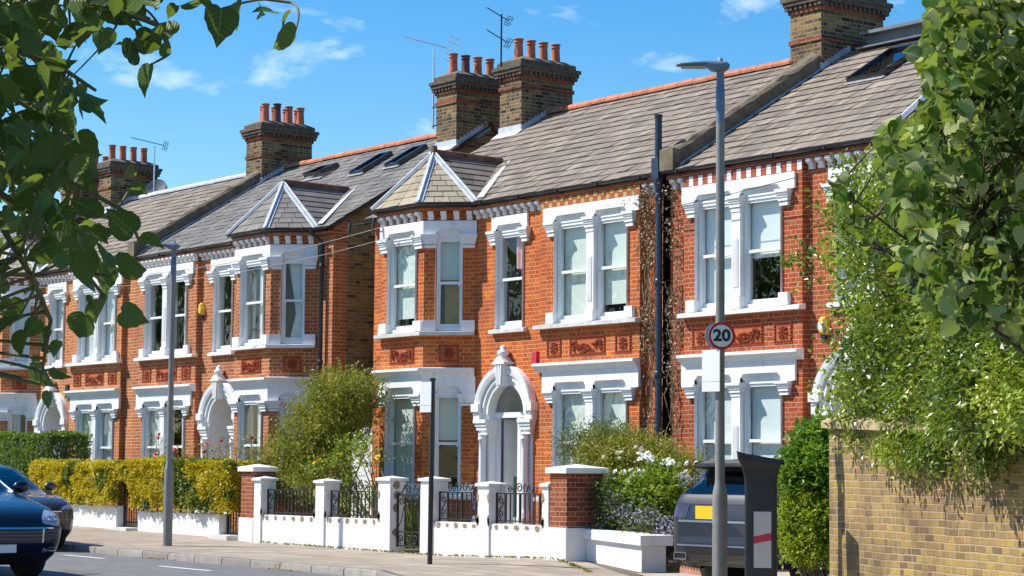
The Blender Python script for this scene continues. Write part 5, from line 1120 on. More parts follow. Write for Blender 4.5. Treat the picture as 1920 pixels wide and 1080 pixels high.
# ---- dead creeper on the front of the middle houses
dv = thing('dead_creeper', 'dried brown creeper clinging to the wall on both sides of the black pipe', 'creeper', (-28.2, D0-.05, 0)); m = MB(); R = random.Random(4)
for i in range(40):
    right = i % 3 == 0; x = (-27.55+R.gauss(0, .10)) if right else (-28.25+R.gauss(0, .12)); z = R.uniform(0, 2.5) if i < 22 else R.uniform(2.2, 4.6); pts = []; top = R.uniform(z+.9, min(z+3.6, 6.2))
    while z < top: pts.append((x, D0-.03-R.random()*.10, z)); z += R.uniform(.1, .2); x += R.gauss(0, .045)
    if len(pts) > 2: m.tube(pts, R.uniform(.003, .009), 5, cap=False)
m.build('stem', M_DRY, dv)
n = 3600; u_ = nrng.random(n); zz = np.where(nrng.random(n) < .75, 2.6+3.6*nrng.random(n)**.8, 6.2*nrng.random(n)); rg = nrng.random(n) < .33
xx = np.where(rg, -27.58+nrng.normal(0, .12, n), -28.24+nrng.normal(0, .125, n)); P = np.stack([xx, D0-.02-.14*nrng.random(n), zz], 1)
xtop = nrng.random(n) < .10; P[xtop] = np.stack([-28.1+nrng.normal(0, .35, xtop.sum()), D0-.12-.12*nrng.random(xtop.sum()), 6.0+nrng.normal(0, .12, xtop.sum())], 1)
keep = vnoise(P, 2.5, 4) > np.where(P[:, 2] > 3, .28, .52); P = P[keep]
o = leaves('dry_leaves', P, rand_unit(len(P))+np.array([0, -.3, -.4]), rand_unit(len(P))+np.array([0, -1., .2]), .055*(.4+.8*nrng.random(len(P))), .9*nrng.random(len(P)), leafmat('dry_leaf', S3((.22, .13, .075), (.38, .25, .15), (.52, .40, .27)), trans=.1), dv)
# ---- evergreen bush over the brick wall
def inpoly(px, py, poly):
    c = False; n = len(poly)
    for i in range(n):
        (x0, y0), (x1, y1) = poly[i], poly[i-1]
        if (y0 > py) != (y1 > py) and px < (x1-x0)*(py-y0)/(y1-y0)+x0: c = not c
    return c
def wall_d(px): return 24.35-(px-1572)*(24.35-19.75)/348.
ev = thing('evergreen_bush', 'tall glossy evergreen bush spilling over the old brick wall', 'bush', (-14.8, 17.2, -.3)); poly = [(1600, 335), (1660, 320), (1900, 300), (2080, 330), (2080, 800), (1900, 800), (1850, 840), (1795, 880), (1760, 850), (1660, 830), (1590, 800), (1565, 770), (1552, 720), (1572, 680), (1590, 625), (1580, 570), (1550, 520), (1550, 470), (1572, 420)]
CP = []; CD = []; R = random.Random(9); cen = at_d(1800, 600, 22.2)
while len(CP) < 6500:
    px, py = R.uniform(1530, 2080), R.uniform(300, 890)
    if not inpoly(px, py, poly): continue
    wd = wall_d(px); d = wd-R.uniform(.08, .55) if py > 800 else wd+R.uniform(-.75, 1.6)*min(1, (820-py)/120+.15)-.1
    if px < 1600 and R.random() < .25: continue
    p = at_d(px, py, d)
    if vnoise(np.array([p]), 1.9, 31)[0] < .46 and R.random() < .93: continue
    CP.append(tuple(p)); o_ = (p-cen); dr = o_.normalized()*.8+Vector((R.gauss(0, .5), R.gauss(0, .5), R.gauss(.15, .5)))+(Vector((0, 0, -1.1)) if py > 790 else Vector((0, 0, .2))); CD.append(tuple(dr.normalized()))
for px, py in ((1510, 485), (1520, 475), (1500, 480), (1535, 540), (1560, 400), (1575, 380), (1600, 330), (1618, 322)):
    for i in range(5): p = at_d(px+R.uniform(-12, 12), py+R.uniform(-10, 10), 23.7); CP.append(tuple(p)); CD.append((-.6+R.gauss(0, .3), R.gauss(0, .3), R.gauss(.2, .4)))
while len(CP) < 8600:                                # dense heart of the bush, behind the wall
    px, py = R.uniform(1590, 2080), R.uniform(360, 800)
    if inpoly(px, py, poly): CP.append(tuple(at_d(px, py, wall_d(px)+R.uniform(1.2, 2.8)))); CD.append((R.gauss(0, .6), R.gauss(0, .6), R.gauss(.2, .6)))
for i in range(3400):                                # boughs leaning out over the pavement
    px, py = R.uniform(1770, 2150), R.uniform(560, 800)
    CP.append(tuple(at_d(px, py, wall_d(px)-R.uniform(.4, 2.0)))); CD.append((R.gauss(-.2, .5), R.gauss(-.3, .5), R.gauss(-.3, .4)))
CP = np.array(CP); CD = np.array(CD); CD /= np.linalg.norm(CD, axis=1)[:, None]; P, A, Nn = sprays(CP, CD, 9, .20+.22*nrng.random(len(CP)), .07, .55)
cl = np.repeat(vnoise(CP, 2.4, 6), 9); leaves('foliage', P, A, Nn, .068*(.6+.75*nrng.random(len(P))), .40+1.5*(cl-.5)+.22*nrng.random(len(P)), M_L_HOLM, ev, tpl=T_QUAD)
b0 = Vector((-14.4, 17.3, -.4)); b1 = b0+Vector((.05, .1, 2.5)); hi = CP[CP[:, 2] > 2.1]; stems('branch', [(b1+Vector((R.uniform(-.5, .3), R.uniform(-.2, .2), R.uniform(-.2, .3))), hi[R.randrange(len(hi))]) for i in range(46)], M_WOOD, ev, .03, .006, 6, .08); stems('trunk', [(b0, b1)], M_WOOD, ev, .11, .07, 8)
# ---- the two lime trees in the foreground
def lime_leaves(r, pts, mat, size, seed, tlo=.0, thi=.75, tilt=.8, down=.35, yel=.05):
    n = len(pts); P = np.array(pts); g_ = np.random.default_rng(seed); A = g_.normal(size=(n, 3))*.75+np.array([0, 0, -down]); Nn = g_.normal(size=(n, 3))*tilt+np.array([-.35, -.35, .75])
    t = tlo+(thi-tlo)*g_.random(n); t = np.where(g_.random(n) < yel, .97, t); leaves('foliage', P, A, Nn, size*(.5+.95*g_.random(n)), t, mat, r, tpl=T_LIME, curl=.4+1.6*g_.random(n), smooth=True)
    return P
def twigs(r, pts, nodes, mat, seed, frac=.5, r0=.006):
    R = random.Random(seed); pr = []
    NA = np.array(nodes)
    for p in pts:
        if R.random() < frac:
            dd = np.linalg.norm(NA-np.array(p), axis=1); k = int(dd.argmin())
            if dd[k] < .38: pr.append((nodes[k], p))
    stems('twig', pr, mat, r, r0, .002, 4, .12, seed)
lt = thing('lime_tree', 'lime tree with pale backed leaves reaching in from the right edge', 'tree', (-3.9, 7.3, -.45)); R = random.Random(21)
poly = [(1745, -20), (1738, 40), (1722, 100), (1735, 150), (1745, 190), (1700, 225), (1650, 240), (1640, 270), (1660, 300), (1668, 360), (1650, 390), (1690, 440), (1680, 500), (1720, 560), (1800, 620), (1840, 590), (1925, 660), (2000, 640), (2400, 500), (2500, -300), (2000, -700), (1800, -300)]
limb = [(1550, 335), (1575, 330), (1600, 380), (1640, 440), (1665, 500), (1625, 470), (1590, 420), (1560, 380)]
pts = []
while len(pts) < 10500:
    px, py = R.uniform(1540, 2500), R.uniform(-700, 640)
    if not inpoly(px, py, poly): continue
    if (px > 1925 or py < -30) and R.random() < .6: continue
    p = at_d(px, py, R.uniform(8.7, 10.9))
    if px < 1930 and vnoise(np.array([p]), 4.5, 41)[0] < .33 and R.random() < .8: continue
    pts.append(tuple(p))
lim = []
while len(lim) < 46:
    px, py = R.uniform(1540, 1680), R.uniform(320, 520)
    if inpoly(px, py, limb): lim.append(tuple(at_d(px, py, R.uniform(9.2, 9.7))))
pts += lim; lime_leaves(lt, pts, M_L_LIME, .059, 5, .0, .72, .95, .3, .06)
T0 = at_d(2330, 700, 9.6); T0.z = -.5; trunk = [T0, T0+Vector((.02, .0, 1.4)), T0+Vector((-.05, .05, 2.8)), T0+Vector((-.1, .1, 4.2))]; m = MB(); m.tube(trunk, [.16, .135, .11, .06], 10); m.build('trunk', M_WOOD, lt)
nd = []; m = MB()
for px, py, d, hb in ((1870, 60, 9.8, 2.2), (1850, -60, 9.6, 2.8), (1760, 300, 9.4, 1.7), (1660, 470, 9.45, 1.5), (1570, 350, 9.45, 1.5), (1900, 480, 9.7, 1.5), (1780, 540, 9.6, 1.4), (1740, 120, 9.5, 2.2), (2000, -300, 9.8, 3.2), (2100, 200, 9.0, 2.0), (1900, 250, 9.9, 1.9), (1840, 400, 9.2, 1.7)):
    tip = at_d(px, py, d); a = T0+Vector((0, 0, hb)); mid = a.lerp(tip, .5)+Vector((R.uniform(-.1, .1), R.uniform(-.1, .1), .12)); ps = [a, a.lerp(mid, .5)+Vector((0, 0, .03)), mid, mid.lerp(tip, .5)+Vector((0, 0, .02)), tip]; m.tube(ps, [.030, .018, .011, .007, .003], 7); nd += [tuple(a_.lerp(b_, t)) for a_, b_ in zip(ps[1:], ps[2:]) for t in (0, .2, .4, .6, .8, 1)]
m.build('limb', M_WOOD, lt); twigs(lt, pts, nd, M_WOOD, 3, .4, .006)
nl = thing('lime_tree', 'dark leafy lime branches hanging into the top left corner, close to the camera', 'tree', (-5.6, 1.1, -.5)); R = random.Random(33); pts = []
dense = [(-600, -500), (300, -400), (330, -30), (240, 15), (215, 60), (110, 70), (115, 150), (165, 180), (140, 250), (170, 300), (140, 330), (185, 390), (215, 440), (195, 490), (170, 520), (100, 470), (40, 450), (10, 480), (-10, 600), (-200, 760), (-600, 700)]
while len(pts) < 1500:
    px, py = R.uniform(-600, 340), R.uniform(-500, 760)
    if not inpoly(px, py, dense): continue
    if px > 0 and py > 360 and R.random() < .4: continue
    if (px < 0 or py < 0) and R.random() < .55: continue
    pts.append(tuple(at_d(px, py, R.uniform(4.5, 5.9))))
sp_ = [(230, 48), (255, 70), (238, 110), (262, 90), (280, 122), (312, 104), (325, 64), (295, 52), (340, 12), (375, -5), (415, 16), (445, 4), (490, 18), (515, 25), (545, 22), (553, 62), (330, 10), (270, 15), (175, 560), (160, 590), (228, 585), (222, 500), (205, 520), (60, 680), (85, 660), (92, 735), (78, 710), (100, 690), (45, 620), (95, 620), (70, 600), (35, 600), (20, 560), (60, 545), (110, 640), (250, 435), (262, 450), (245, 350), (225, 345), (185, 560)]
SPT = [tuple(at_d(px, py, R.uniform(4.9, 5.2))) for px, py in sp_]
lime_leaves(nl, pts+SPT, M_L_NEAR, .060, 8, .0, .9, .8, .55, .02)
T0 = Vector((-5.6, 1.1, -.6)); m = MB(); m.tube([T0, T0+Vector((0, .02, 1.5)), T0+Vector((.05, .05, 3.0)), T0+Vector((.1, .1, 4.5))], [.15, .13, .10, .05], 10); m.build('trunk', M_WOOD, nl); nd = []; m = MB()
for wp in ([(-200, 100), (20, 180), (110, 240)], [(-200, -60), (60, -20), (240, -15), (420, -12), (548, 5)], [(60, -20), (230, 20), (300, 50), (318, 100)], [(-200, 250), (20, 300), (150, 350), (240, 400), (262, 455)], [(-200, 330), (0, 420), (60, 520), (95, 600), (75, 720)], [(-100, 300), (60, 400), (150, 500), (200, 560)], [(-300, 0), (-50, 60), (120, 130), (180, 170)]):
    q = [T0+Vector((0, 0, 1.3+.25*len(nd) % 2.2))]+[at_d(x, y, 5.05+R.uniform(-.1, .1)) for x, y in wp]; k = len(q); m.tube(q, [.009*(1-i/k)+.002 for i in range(k)], 6); nd += [tuple(a_.lerp(b_, t)) for a_, b_ in zip(q[1:], q[2:]) for t in (0, .2, .4, .6, .8, 1)]
m.build('limb', M_TWIG, nl); twigs(nl, pts+SPT, nd, M_TWIG, 9, .6, .004)
# ---- weeds and fallen leaves along the wall foot and the kerb
P = []
for i in range(420):
    x = rng.uniform(-36, -25); P.append((x, wall_y(x)-.02-abs(rng.gauss(0, .05)), gz(x, wall_y(x)-.05)+.005))
P = np.array(P); o = leaves('weeds', np.repeat(P, 3, 0), rand_unit(len(P)*3)*.7+np.array([0, 0, .7]), rand_unit(len(P)*3)+np.array([0, 0, .5]), .04*(.5+.8*nrng.random(len(P)*3)), nrng.random(len(P)*3), M_L_SHRUB, None, (-31, 20.9, 0)); tag(o, 'thin line of weeds along the foot of the white wall', 'weeds', kind='stuff')
P = []
for cx, n_ in ((-33.2, 60), (-28.9, 70), (-27.2, 50), (-30, 20), (-36, 20)):
    for i in range(n_): x = cx+rng.gauss(0, .3); y = kerb_y(x)-.16-abs(rng.gauss(0, .05)) if cx != -27.2 else 20.85+rng.gauss(0, .05); P.append((x, y, (kz(x)-.10) if cx != -27.2 else .0))
P = np.array(P); o = leaves('fallen_leaves', P, rand_unit(len(P))*np.array([1, 1, .2]), rand_unit(len(P))*.3+np.array([0, 0, 1]), .06*(.6+.6*nrng.random(len(P))), .4+.6*nrng.random(len(P)), leafmat('fallen_leaf', S3((.20, .10, .04), (.42, .24, .07), (.50, .36, .12)), trans=.1), None, (-30, 17.4, -.1)); tag(o, 'dry fallen leaves gathered against the kerb', 'leaves', kind='stuff')

# ---- trees across the road: only their reflections reach the photo
P = []
for cx, cy, cz_, rx, rz_ in ((-62, 0, 5.5, 4.5, 4.5), (-74, -2, 6, 5, 5), (-50, -1, 5, 3.5, 4), (-90, -1, 7, 6, 6), (-110, -3, 6, 7, 6)):
    p, d = ellipsoid_pts(1500, (cx, cy, cz_), (rx, 3., rz_), .5); P.append(p[vnoise(p, .6, 3) > .42])
P = np.concatenate(P); o = leaves('street_trees', P, rand_unit(len(P)), rand_unit(len(P))+np.array([0, 0, .5]), .75*(.6+.6*nrng.random(len(P))), nrng.random(len(P)), M_L_GREEN, None, (-70, -1, 0)); tag(o, 'leafy trees across the road, seen only as reflections in window panes', 'trees', kind='stuff')
# ------------------------------------------------------------------ cars: stacks of rounded slices, details laid on the surface
class Car:
    def __init__(s, label, loc, head, slices, paint, cat='car', name='parked_car'):
        s.r = thing(name, label, cat, loc); s.loc = Vector(loc); s.h = head; s.S = slices; s.paint = paint
    def w(s, p): c_, s_ = cos(s.h), sin(s.h); return Vector((p[0]*c_-p[1]*s_, p[0]*s_+p[1]*c_, p[2]))+s.loc
    def row(s, z):
        T = s.S
        if z <= T[0][0]: return T[0][1:]
        for i in range(len(T)-1):
            a, b = T[i], T[i+1]
            if z <= b[0]:
                t = (z-a[0])/(b[0]-a[0]); return tuple(a[k]+(b[k]-a[k])*t for k in range(1, 5))
        return T[-1][1:]
    def pt(s, t, z, off=0.):
        xr, xf, hw, n = s.row(z); xc, a = (xr+xf)/2, (xf-xr)/2; c_, s_ = cos(t), sin(t); q = lambda v: math.copysign(abs(v)**(2/n), v)
        x, y = xc+(a+off)*q(c_), (hw+off)*q(s_); return (x, y, z)
    def front(s, y, z, off=0., back=False):
        xr, xf, hw, n = s.row(z); f = min(.9999, abs(y)/hw); dx = (1-f**n)**(1/n); xc, a = (xr+xf)/2, (xf-xr)/2
        return (xc-(a*dx+off), y, z) if back else (xc+a*dx+off, y, z)
    def side(s, x, z, sg=1, off=0.):
        xr, xf, hw, n = s.row(z); xc, a = (xr+xf)/2, (xf-xr)/2; f = min(.9999, abs(x-xc)/a); return (x, sg*(hw*(1-f**n)**(1/n)+off), z)
    def mb(s): return MB(lambda x, y, z: tuple(s.w((x, y, z))))
    def body(s, nz=46, nt=96):
        m = s.mb(); z0, z1 = s.S[0][0], s.S[-1][0]; zs = [z0+(z1-z0)*i/nz for i in range(nz+1)]
        vs = [s.pt(2*PI*j/nt, z) for z in zs for j in range(nt)]
        m.add(vs, [(i*nt+j, i*nt+(j+1) % nt, (i+1)*nt+(j+1) % nt, (i+1)*nt+j) for i in range(nz) for j in range(nt)], smooth=True)
        m.add(vs[-nt:], [list(range(nt))], smooth=True); m.add(vs[:nt], [list(range(nt))]); s.b = m.build('body', s.paint, s.r); return s.b
    def poly(s, name, pts, mat, where='front', off=.006, parent=None, th=0.):
        """outline in (y,z) or (x,z) draped on the car; filled as rows"""
        f = (lambda a, z, o: s.front(a, z, o)) if where == 'front' else (lambda a, z, o: s.front(a, z, o, True)) if where == 'rear' else (lambda a, z, o: s.side(a, z, 1 if where == 'left' else -1, o))
        zs = [p[1] for p in pts]; za, zb = min(zs), max(zs); n = max(3, int((zb-za)/.03)); k = 10; m = s.mb(); rows = []
        for i in range(n+1):
            z = za+(zb-za)*min(max(i/n, .002), .998); xs = []
            for (x0, y0), (x1, y1) in zip(pts, pts[1:]+pts[:1]):
                if (y0 > z) != (y1 > z): xs.append(x0+(x1-x0)*(z-y0)/(y1-y0))
            if len(xs) >= 2: rows.append((min(xs), max(xs), z))
        vs = []
        for a, b, z in rows: vs += [f(a+(b-a)*j/k, z, off) for j in range(k+1)]
        m.add(vs, [(i*(k+1)+j, i*(k+1)+j+1, (i+1)*(k+1)+j+1, (i+1)*(k+1)+j) for i in range(len(rows)-1) for j in range(k)], smooth=True)
        return m.build(name, mat, parent or s.r)
    def mirror_poly(s, name, pts, mat, where, off=.006, parent=None):
        s.poly(name, pts, mat, where, off, parent); return s.poly(name, [(-a, z) for a, z in pts], mat, where, off, parent)
    def wheel(s, x, y, R, w, sg):
        m = s.mb(); ring = lambda r, yy, n=36: [(x+r*cos(2*PI*i/n), yy, R+r*sin(2*PI*i/n)) for i in range(n)]; n = 36
        prof = [(R*.66, y-sg*.02), (R*.70, y), (R*.93, y), (R, y-sg*.03), (R, y-sg*(w-.03)), (R*.9, y-sg*w)]
        m.add(sum([ring(r, yy) for r, yy in prof], []), [(i*n+j, i*n+(j+1) % n, (i+1)*n+(j+1) % n, (i+1)*n+j) for i in range(len(prof)-1) for j in range(n)], smooth=True); m.add(ring(R*.9, y-sg*w), [list(range(n))]); wo = m.build('wheel', M_RUBBER, s.r)
        q = s.mb(); q.add(ring(R*.67, y-sg*.008)+ring(R*.60, y-sg*.02)+ring(R*.58, y-sg*.09), [(i*n+j, i*n+(j+1) % n, (i+1)*n+(j+1) % n, (i+1)*n+j) for i in range(2) for j in range(n)], smooth=True)
        for k in range(5):
            t = 2*PI*k/5+.3
            for d in (-.13, .13): c0 = (x+.08*cos(t), y-sg*.03, R+.08*sin(t)); e = (x+R*.62*cos(t+d), y-sg*.018, R+R*.62*sin(t+d)); ax = Vector((-sin(t), 0, cos(t)))*.022; q.add([Vector(c0)-ax, Vector(c0)+ax, Vector(e)+ax, Vector(e)-ax], [(0, 1, 2, 3)])
        q.add([(x+.08*cos(2*PI*i/12), y-sg*.026, R+.08*sin(2*PI*i/12)) for i in range(12)], [list(range(12))]); q.build('rim', M_ALLOY, wo)
        b = s.mb(); b.add(ring(R*.62, y-sg*.085), [list(range(n))]); b.build('brake_disc', M_IRON, wo)
        a = s.mb(); nn = 20; ra, rb_ = R*1.04, R*1.20; yy = [s.side(x, min(R+R*.6, .95), sg, .004)[1]]*2
        vs = []
        for r in (ra*.2, rb_):
            for i in range(nn+1): t = -.25+(PI+.5)*i/nn; px_, pz = x+r*cos(t), R+r*sin(t); vs.append(s.side(px_, max(pz, .25), sg, .004))
        a.add(vs, [(i, i+1, i+nn+2, i+nn+1) for i in range(nn)]); a.build('painted_wheel_well', M_CARBLK, s.r)  # black disc laid on the flank, painted darkness of the wheel well
    def mirror(s, x, z, sg, mat):
        y = s.side(x, z, sg)[1]; m = s.mb(); m.sphere((x, y+sg*.15, z+.08), .12, 12, 8, sc=(.62, 1.05, .72)); m.box(x-.03, x+.03, min(y-sg*.05, y+sg*.1), max(y-sg*.05, y+sg*.1), z-.01, z+.04); m.build('wing_mirror', mat, s.r)
# blue car coming down the road
bz = -.12
SB = [(.20, -2.20, 2.20, .86, 11.4), (.34, -2.36, 2.38, .945, 11.4), (.50, -2.42, 2.46, .975, 11.4), (.66, -2.43, 2.48, .985, 11.4), (.78, -2.42, 2.44, .99, 10.4), (.86, -2.40, 2.36, .985, 9.5), (.92, -2.38, 2.22, .975, 8.7), (.98, -2.36, 1.98, .955, 8.7), (1.04, -2.34, 1.62, .935, 9.5), (1.10, -2.30, 1.22, .915, 11.4), (1.14, -2.28, 1.0, .89, 11.4), (1.36, -2.10, .62, .80, 9.5), (1.54, -1.75, .26, .715, 9.5), (1.63, -1.45, -.02, .645, 9.5), (1.67, -1.2, -.3, .54, 8.5), (1.69, -1.0, -.6, .36, 7.6)]
cb = Car('dark blue SUV driving towards the camera, cut off by the left edge', (-29.1, 11.62, bz), rad(0), SB, M_CARBLUE, name='blue_suv'); cb.body()
cb.poly('windscreen', [(-.80, 1.15), (.80, 1.15), (.62, 1.585), (-.62, 1.585)], M_CARGL, 'front'); 
ws_in = cb.poly('windscreen_dark_cabin', [(-.79, 1.16), (.79, 1.16), (.61, 1.58), (-.61, 1.58)], M_CARBLK, 'front', .002)  # black sheet under the glass stands in for the unlit cabin
for wh in ('left', 'right'):
    cb.poly('side_window', [(.72, 1.14), (-1.9, 1.18), (-1.5, 1.52), (.2, 1.55)], M_CARGL, wh, .005); cb.poly('side_window_dark_cabin', [(.70, 1.15), (-1.88, 1.19), (-1.49, 1.51), (.2, 1.54)], M_CARBLK, wh, .002)  # side glass backed by black sheets painted as cabin darkness
hl = [(.60, .755), (.66, .715), (.82, .705), (.90, .745), (.915, .80), (.89, .865), (.83, .905), (.74, .915), (.66, .875), (.61, .81)]
for sg in (1, -1):
    p = cb.poly('headlight', [(a*sg, z) for a, z in hl], M_LAMP, 'front', .008)
    for (a, z) in ((.72, .79), (.81, .79), (.72, .845), (.81, .845)): q = cb.mb(); x0 = cb.front(a*sg, z, .012); q.box(x0[0]-.01, x0[0]+.004, a*sg-.022, a*sg+.022, z-.012, z+.012); q.build('light_strip', M_SIGNW, p)
cb.poly('grille', [(-.60, .49), (.60, .49), (.60, .665), (-.60, .665)], M_GLOSSBK, 'front', .006)
cb.mirror_poly('intake', [(.62, .50), (.90, .52), (.93, .60), (.92, .665), (.62, .665)], M_GLOSSBK, 'front', .006)
for z in (.535, .58, .625): cb.poly('grille_bar', [(-.59, z), (.59, z), (.59, z+.010), (-.59, z+.010)], M_COLBLUE, 'front', .014); cb.mirror_poly('grille_bar', [(.64, z+.005), (.90, z+.012), (.90, z+.022), (.64, z+.015)], M_COLBLUE, 'front', .014)
cb.mirror_poly('chrome_bar', [(.600, .49), (.625, .49), (.625, .668), (.600, .668)], M_CHROME, 'front', .013)
cb.poly('upper_lip', [(-.94, .672), (.94, .672), (.94, .690), (-.94, .690)], M_CHROME, 'front', .010)
cb.poly('lower_bumper', [(-.84, .22), (.84, .22), (.93, .36), (-.93, .36)], M_CARBLK, 'front', .005)
cb.mirror_poly('fog_intake', [(.66, .385), (.90, .385), (.92, .455), (.74, .44)], M_GLOSSBK, 'front', .006); cb.mirror_poly('fog_trim', [(.62, .38), (.65, .36), (.90, .375), (.90, .388), (.67, .388), (.65, .425)], M_CHROME, 'front', .010)
q = cb.mb(); x0 = cb.front(0, .42)[0]; q.box(x0+.012, x0+.025, -.26, .26, .365, .476); q.build('number_plate', M_SIGNW, cb.r)
for sg in (1, -1):
    cb.wheel(1.50, .97*sg, .37, .27, sg); cb.wheel(-1.42, .97*sg, .37, .27, sg); cb.mirror(.78, 1.12, sg, M_CARBLUE)
    a = cb.mb(); P0 = [cb.front(sg*y_, z_, .012) for y_, z_ in ((.845, 1.13), (.80, 1.24), (.74, 1.38), (.68, 1.50), (.63, 1.60))]; a.tube(P0, .022, 6); a.build('screen_pillar', M_CHROME if sg > 0 else M_CARBLUE, cb.r)
# dark brown car parked at the kerb
SK = [(.20, -2.05, 2.02, .82, 11.4), (.35, -2.15, 2.17, .90, 9.5), (.55, -2.18, 2.22, .925, 8.5), (.72, -2.17, 2.20, .93, 8.0), (.84, -2.15, 2.10, .925, 7.6), (.92, -2.14, 1.90, .91, 7.6), (.98, -2.12, 1.55, .895, 8.5), (1.03, -2.1, 1.15, .875, 9.5), (1.07, -2.08, .9, .85, 9.5), (1.28, -1.95, .45, .765, 9.5), (1.44, -1.7, .02, .69, 9.5), (1.52, -1.45, -.3, .61, 9.5), (1.555, -1.2, -.55, .5, 7.6), (1.57, -1.0, -.7, .3, 7.6)]
kx, ky = -38.55, 16.5
ck = Car('dark brown car parked at the kerb in front of the left yellow hedge', (kx, ky, lerp_tab(kx, KERBZ)-.10), rad(0), SK, M_CARBRN, name='brown_car'); ck.body()
ck.poly('windscreen', [(-.76, 1.08), (.76, 1.08), (.60, 1.48), (-.60, 1.48)], M_CARGL, 'front'); ck.poly('windscreen_dark_cabin', [(-.75, 1.085), (.75, 1.085), (.59, 1.47), (-.59, 1.47)], M_CARBLK, 'front', .002)  # dark of the cabin painted as a black sheet behind the screen
for wh in ('left', 'right'): ck.poly('side_window', [(.6, 1.08), (-1.8, 1.10), (-1.4, 1.43), (.0, 1.45)], M_CARGL, wh, .005); ck.poly('side_window_dark_cabin', [(.58, 1.09), (-1.78, 1.11), (-1.4, 1.42), (.0, 1.44)], M_CARBLK, wh, .002)  # black sheets behind the side glass, for the dark inside
ck.mirror_poly('headlight', [(.52, .72), (.84, .74), (.88, .84), (.60, .80)], M_LAMP, 'front', .008); ck.poly('grille', [(-.5, .70), (.5, .70), (.52, .80), (-.52, .80)], M_GLOSSBK, 'front', .006); ck.poly('grille_trim', [(-.54, .69), (.54, .69), (.54, .705), (-.54, .705)], M_CHROME, 'front', .010)
ck.poly('lower_intake', [(-.6, .33), (.6, .33), (.66, .48), (-.66, .48)], M_GLOSSBK, 'front', .006); ck.mirror_poly('fog_lamp', [(.72, .42), (.84, .43), (.85, .60), (.76, .58)], M_LAMP, 'front', .008)
q = ck.mb(); x0 = ck.front(0, .55)[0]; q.box(x0+.008, x0+.02, -.26, .26, .50, .61); q.build('number_plate', M_SIGNW, ck.r)
for sg in (1, -1): ck.wheel(1.35, .91*sg, .34, .23, sg); ck.wheel(-1.3, .91*sg, .34, .23, sg); ck.mirror(.72, 1.05, sg, M_CARBRN)
# grey SUV on the driveway, seen from behind
SG = [(0.34, -2.28, 2.2, .84, 13.8), (0.42, -2.36, 2.3, .93, 13.8), (0.52, -2.40, 2.35, .965, 13.8), (0.64, -2.415, 2.36, .975, 13.8), (0.7, -2.40, 2.36, .975, 14.9), (0.965, -2.385, 2.3, .985, 16.1), (1.065, -2.36, 2.2, .985, 16.1), (1.165, -2.33, 1.5, .975, 16.1), (1.235, -2.30, 1.1, .955, 16.1), (1.285, -2.27, .95, .925, 16.1), (1.45, -2.08, .6, .83, 13.8), (1.62, -1.93, .3, .755, 13.8), (1.7, -1.90, .1, .71, 13.8), (1.75, -1.75, -.2, .62, 11.5), (1.78, -1.5, -.5, .4, 9.2)]
GX, GY, GH = -21.68, 21.85, rad(90+3)
cg = Car('dark grey SUV parked on the driveway with its back to the street', (GX, GY, -.215), GH, SG, M_CARGRY, name='grey_suv'); cg.body()
cg.poly('rear_window', [(-.80, 1.29), (.80, 1.29), (.70, 1.60), (-.70, 1.60)], M_CARGL, 'rear'); cg.poly('rear_window_dark_cabin', [(-.80, 1.295), (.80, 1.295), (.70, 1.595), (-.70, 1.595)], M_CARBLK, 'rear', .002)  # black sheet behind the rear glass, painted for the dark inside
cg.poly('pillar_trim', [(-.93, 1.265), (-.81, 1.285), (-.71, 1.66), (-.76, 1.66)], M_GLOSSBK, 'rear', .004); cg.poly('pillar_trim', [(.93, 1.265), (.81, 1.285), (.71, 1.66), (.76, 1.66)], M_GLOSSBK, 'rear', .004)
q = cg.mb(); yy = .735; q.add([(-1.82, -yy, 1.755), (-1.82, yy, 1.755), (-2.10, -yy, 1.70), (-2.10, yy, 1.70), (-2.10, -yy, 1.655), (-2.10, yy, 1.655), (-1.86, -yy, 1.61), (-1.86, yy, 1.61)], [(0, 1, 3, 2), (2, 3, 5, 4), (4, 5, 7, 6), (0, 2, 4, 6), (1, 3, 5, 7)]); q.build('roof_spoiler', M_GLOSSBK, cg.r, bevel=.01)
cg.poly('crease_shadow_line', [(-.95, 1.155), (.95, 1.155), (.95, 1.175), (-.95, 1.175)], M_CARBLK, 'rear', .004)  # black strip painted along the body fold for its line of shade
cg.poly('lamp_band', [(-.965, .955), (.965, .955), (.96, 1.145), (-.96, 1.145)], M_GLOSSBK, 'rear', .003)
cg.poly('tailgate_panel', [(-.52, .955), (.52, .955), (.52, 1.148), (-.52, 1.148)], M_CARGRY, 'rear', .006)
for sg in (1, -1):
    cg.poly('tail_lamp', [(.62*sg, .975), (.955*sg, .975), (.95*sg, 1.13), (.60*sg, 1.13)], plain('smoked_lamp', (.05, .035, .045), .12, coat=1.), 'rear', .008); cg.poly('tail_lamp_red', [(.90*sg, .975), (.957*sg, .975), (.952*sg, 1.125), (.90*sg, 1.125)], M_LAMPR, 'rear', .011)
cg.poly('chrome_ledge', [(-.95, .915), (.95, .915), (.95, .945), (-.95, .945)], M_ALLOY, 'rear', .008)
cg.poly('lower_bumper', [(-.90, .37), (.90, .37), (.965, .60), (-.965, .60)], M_CARBLK, 'rear', .004); cg.poly('bumper_lip', [(-.96, .600), (.96, .600), (.96, .625), (-.96, .625)], M_COLBLUE, 'rear', .012)
cg.poly('diffuser', [(-.55, .385), (.55, .385), (.6, .50), (-.6, .50)], M_GLOSSBK, 'rear', .008)
q = cg.mb(); x0 = cg.front(0, 1.03, 0, True)[0]; q.box(x0-.022, x0-.008, .06, .44, .962, 1.135); q.build('number_plate', M_PLATEY, cg.r)
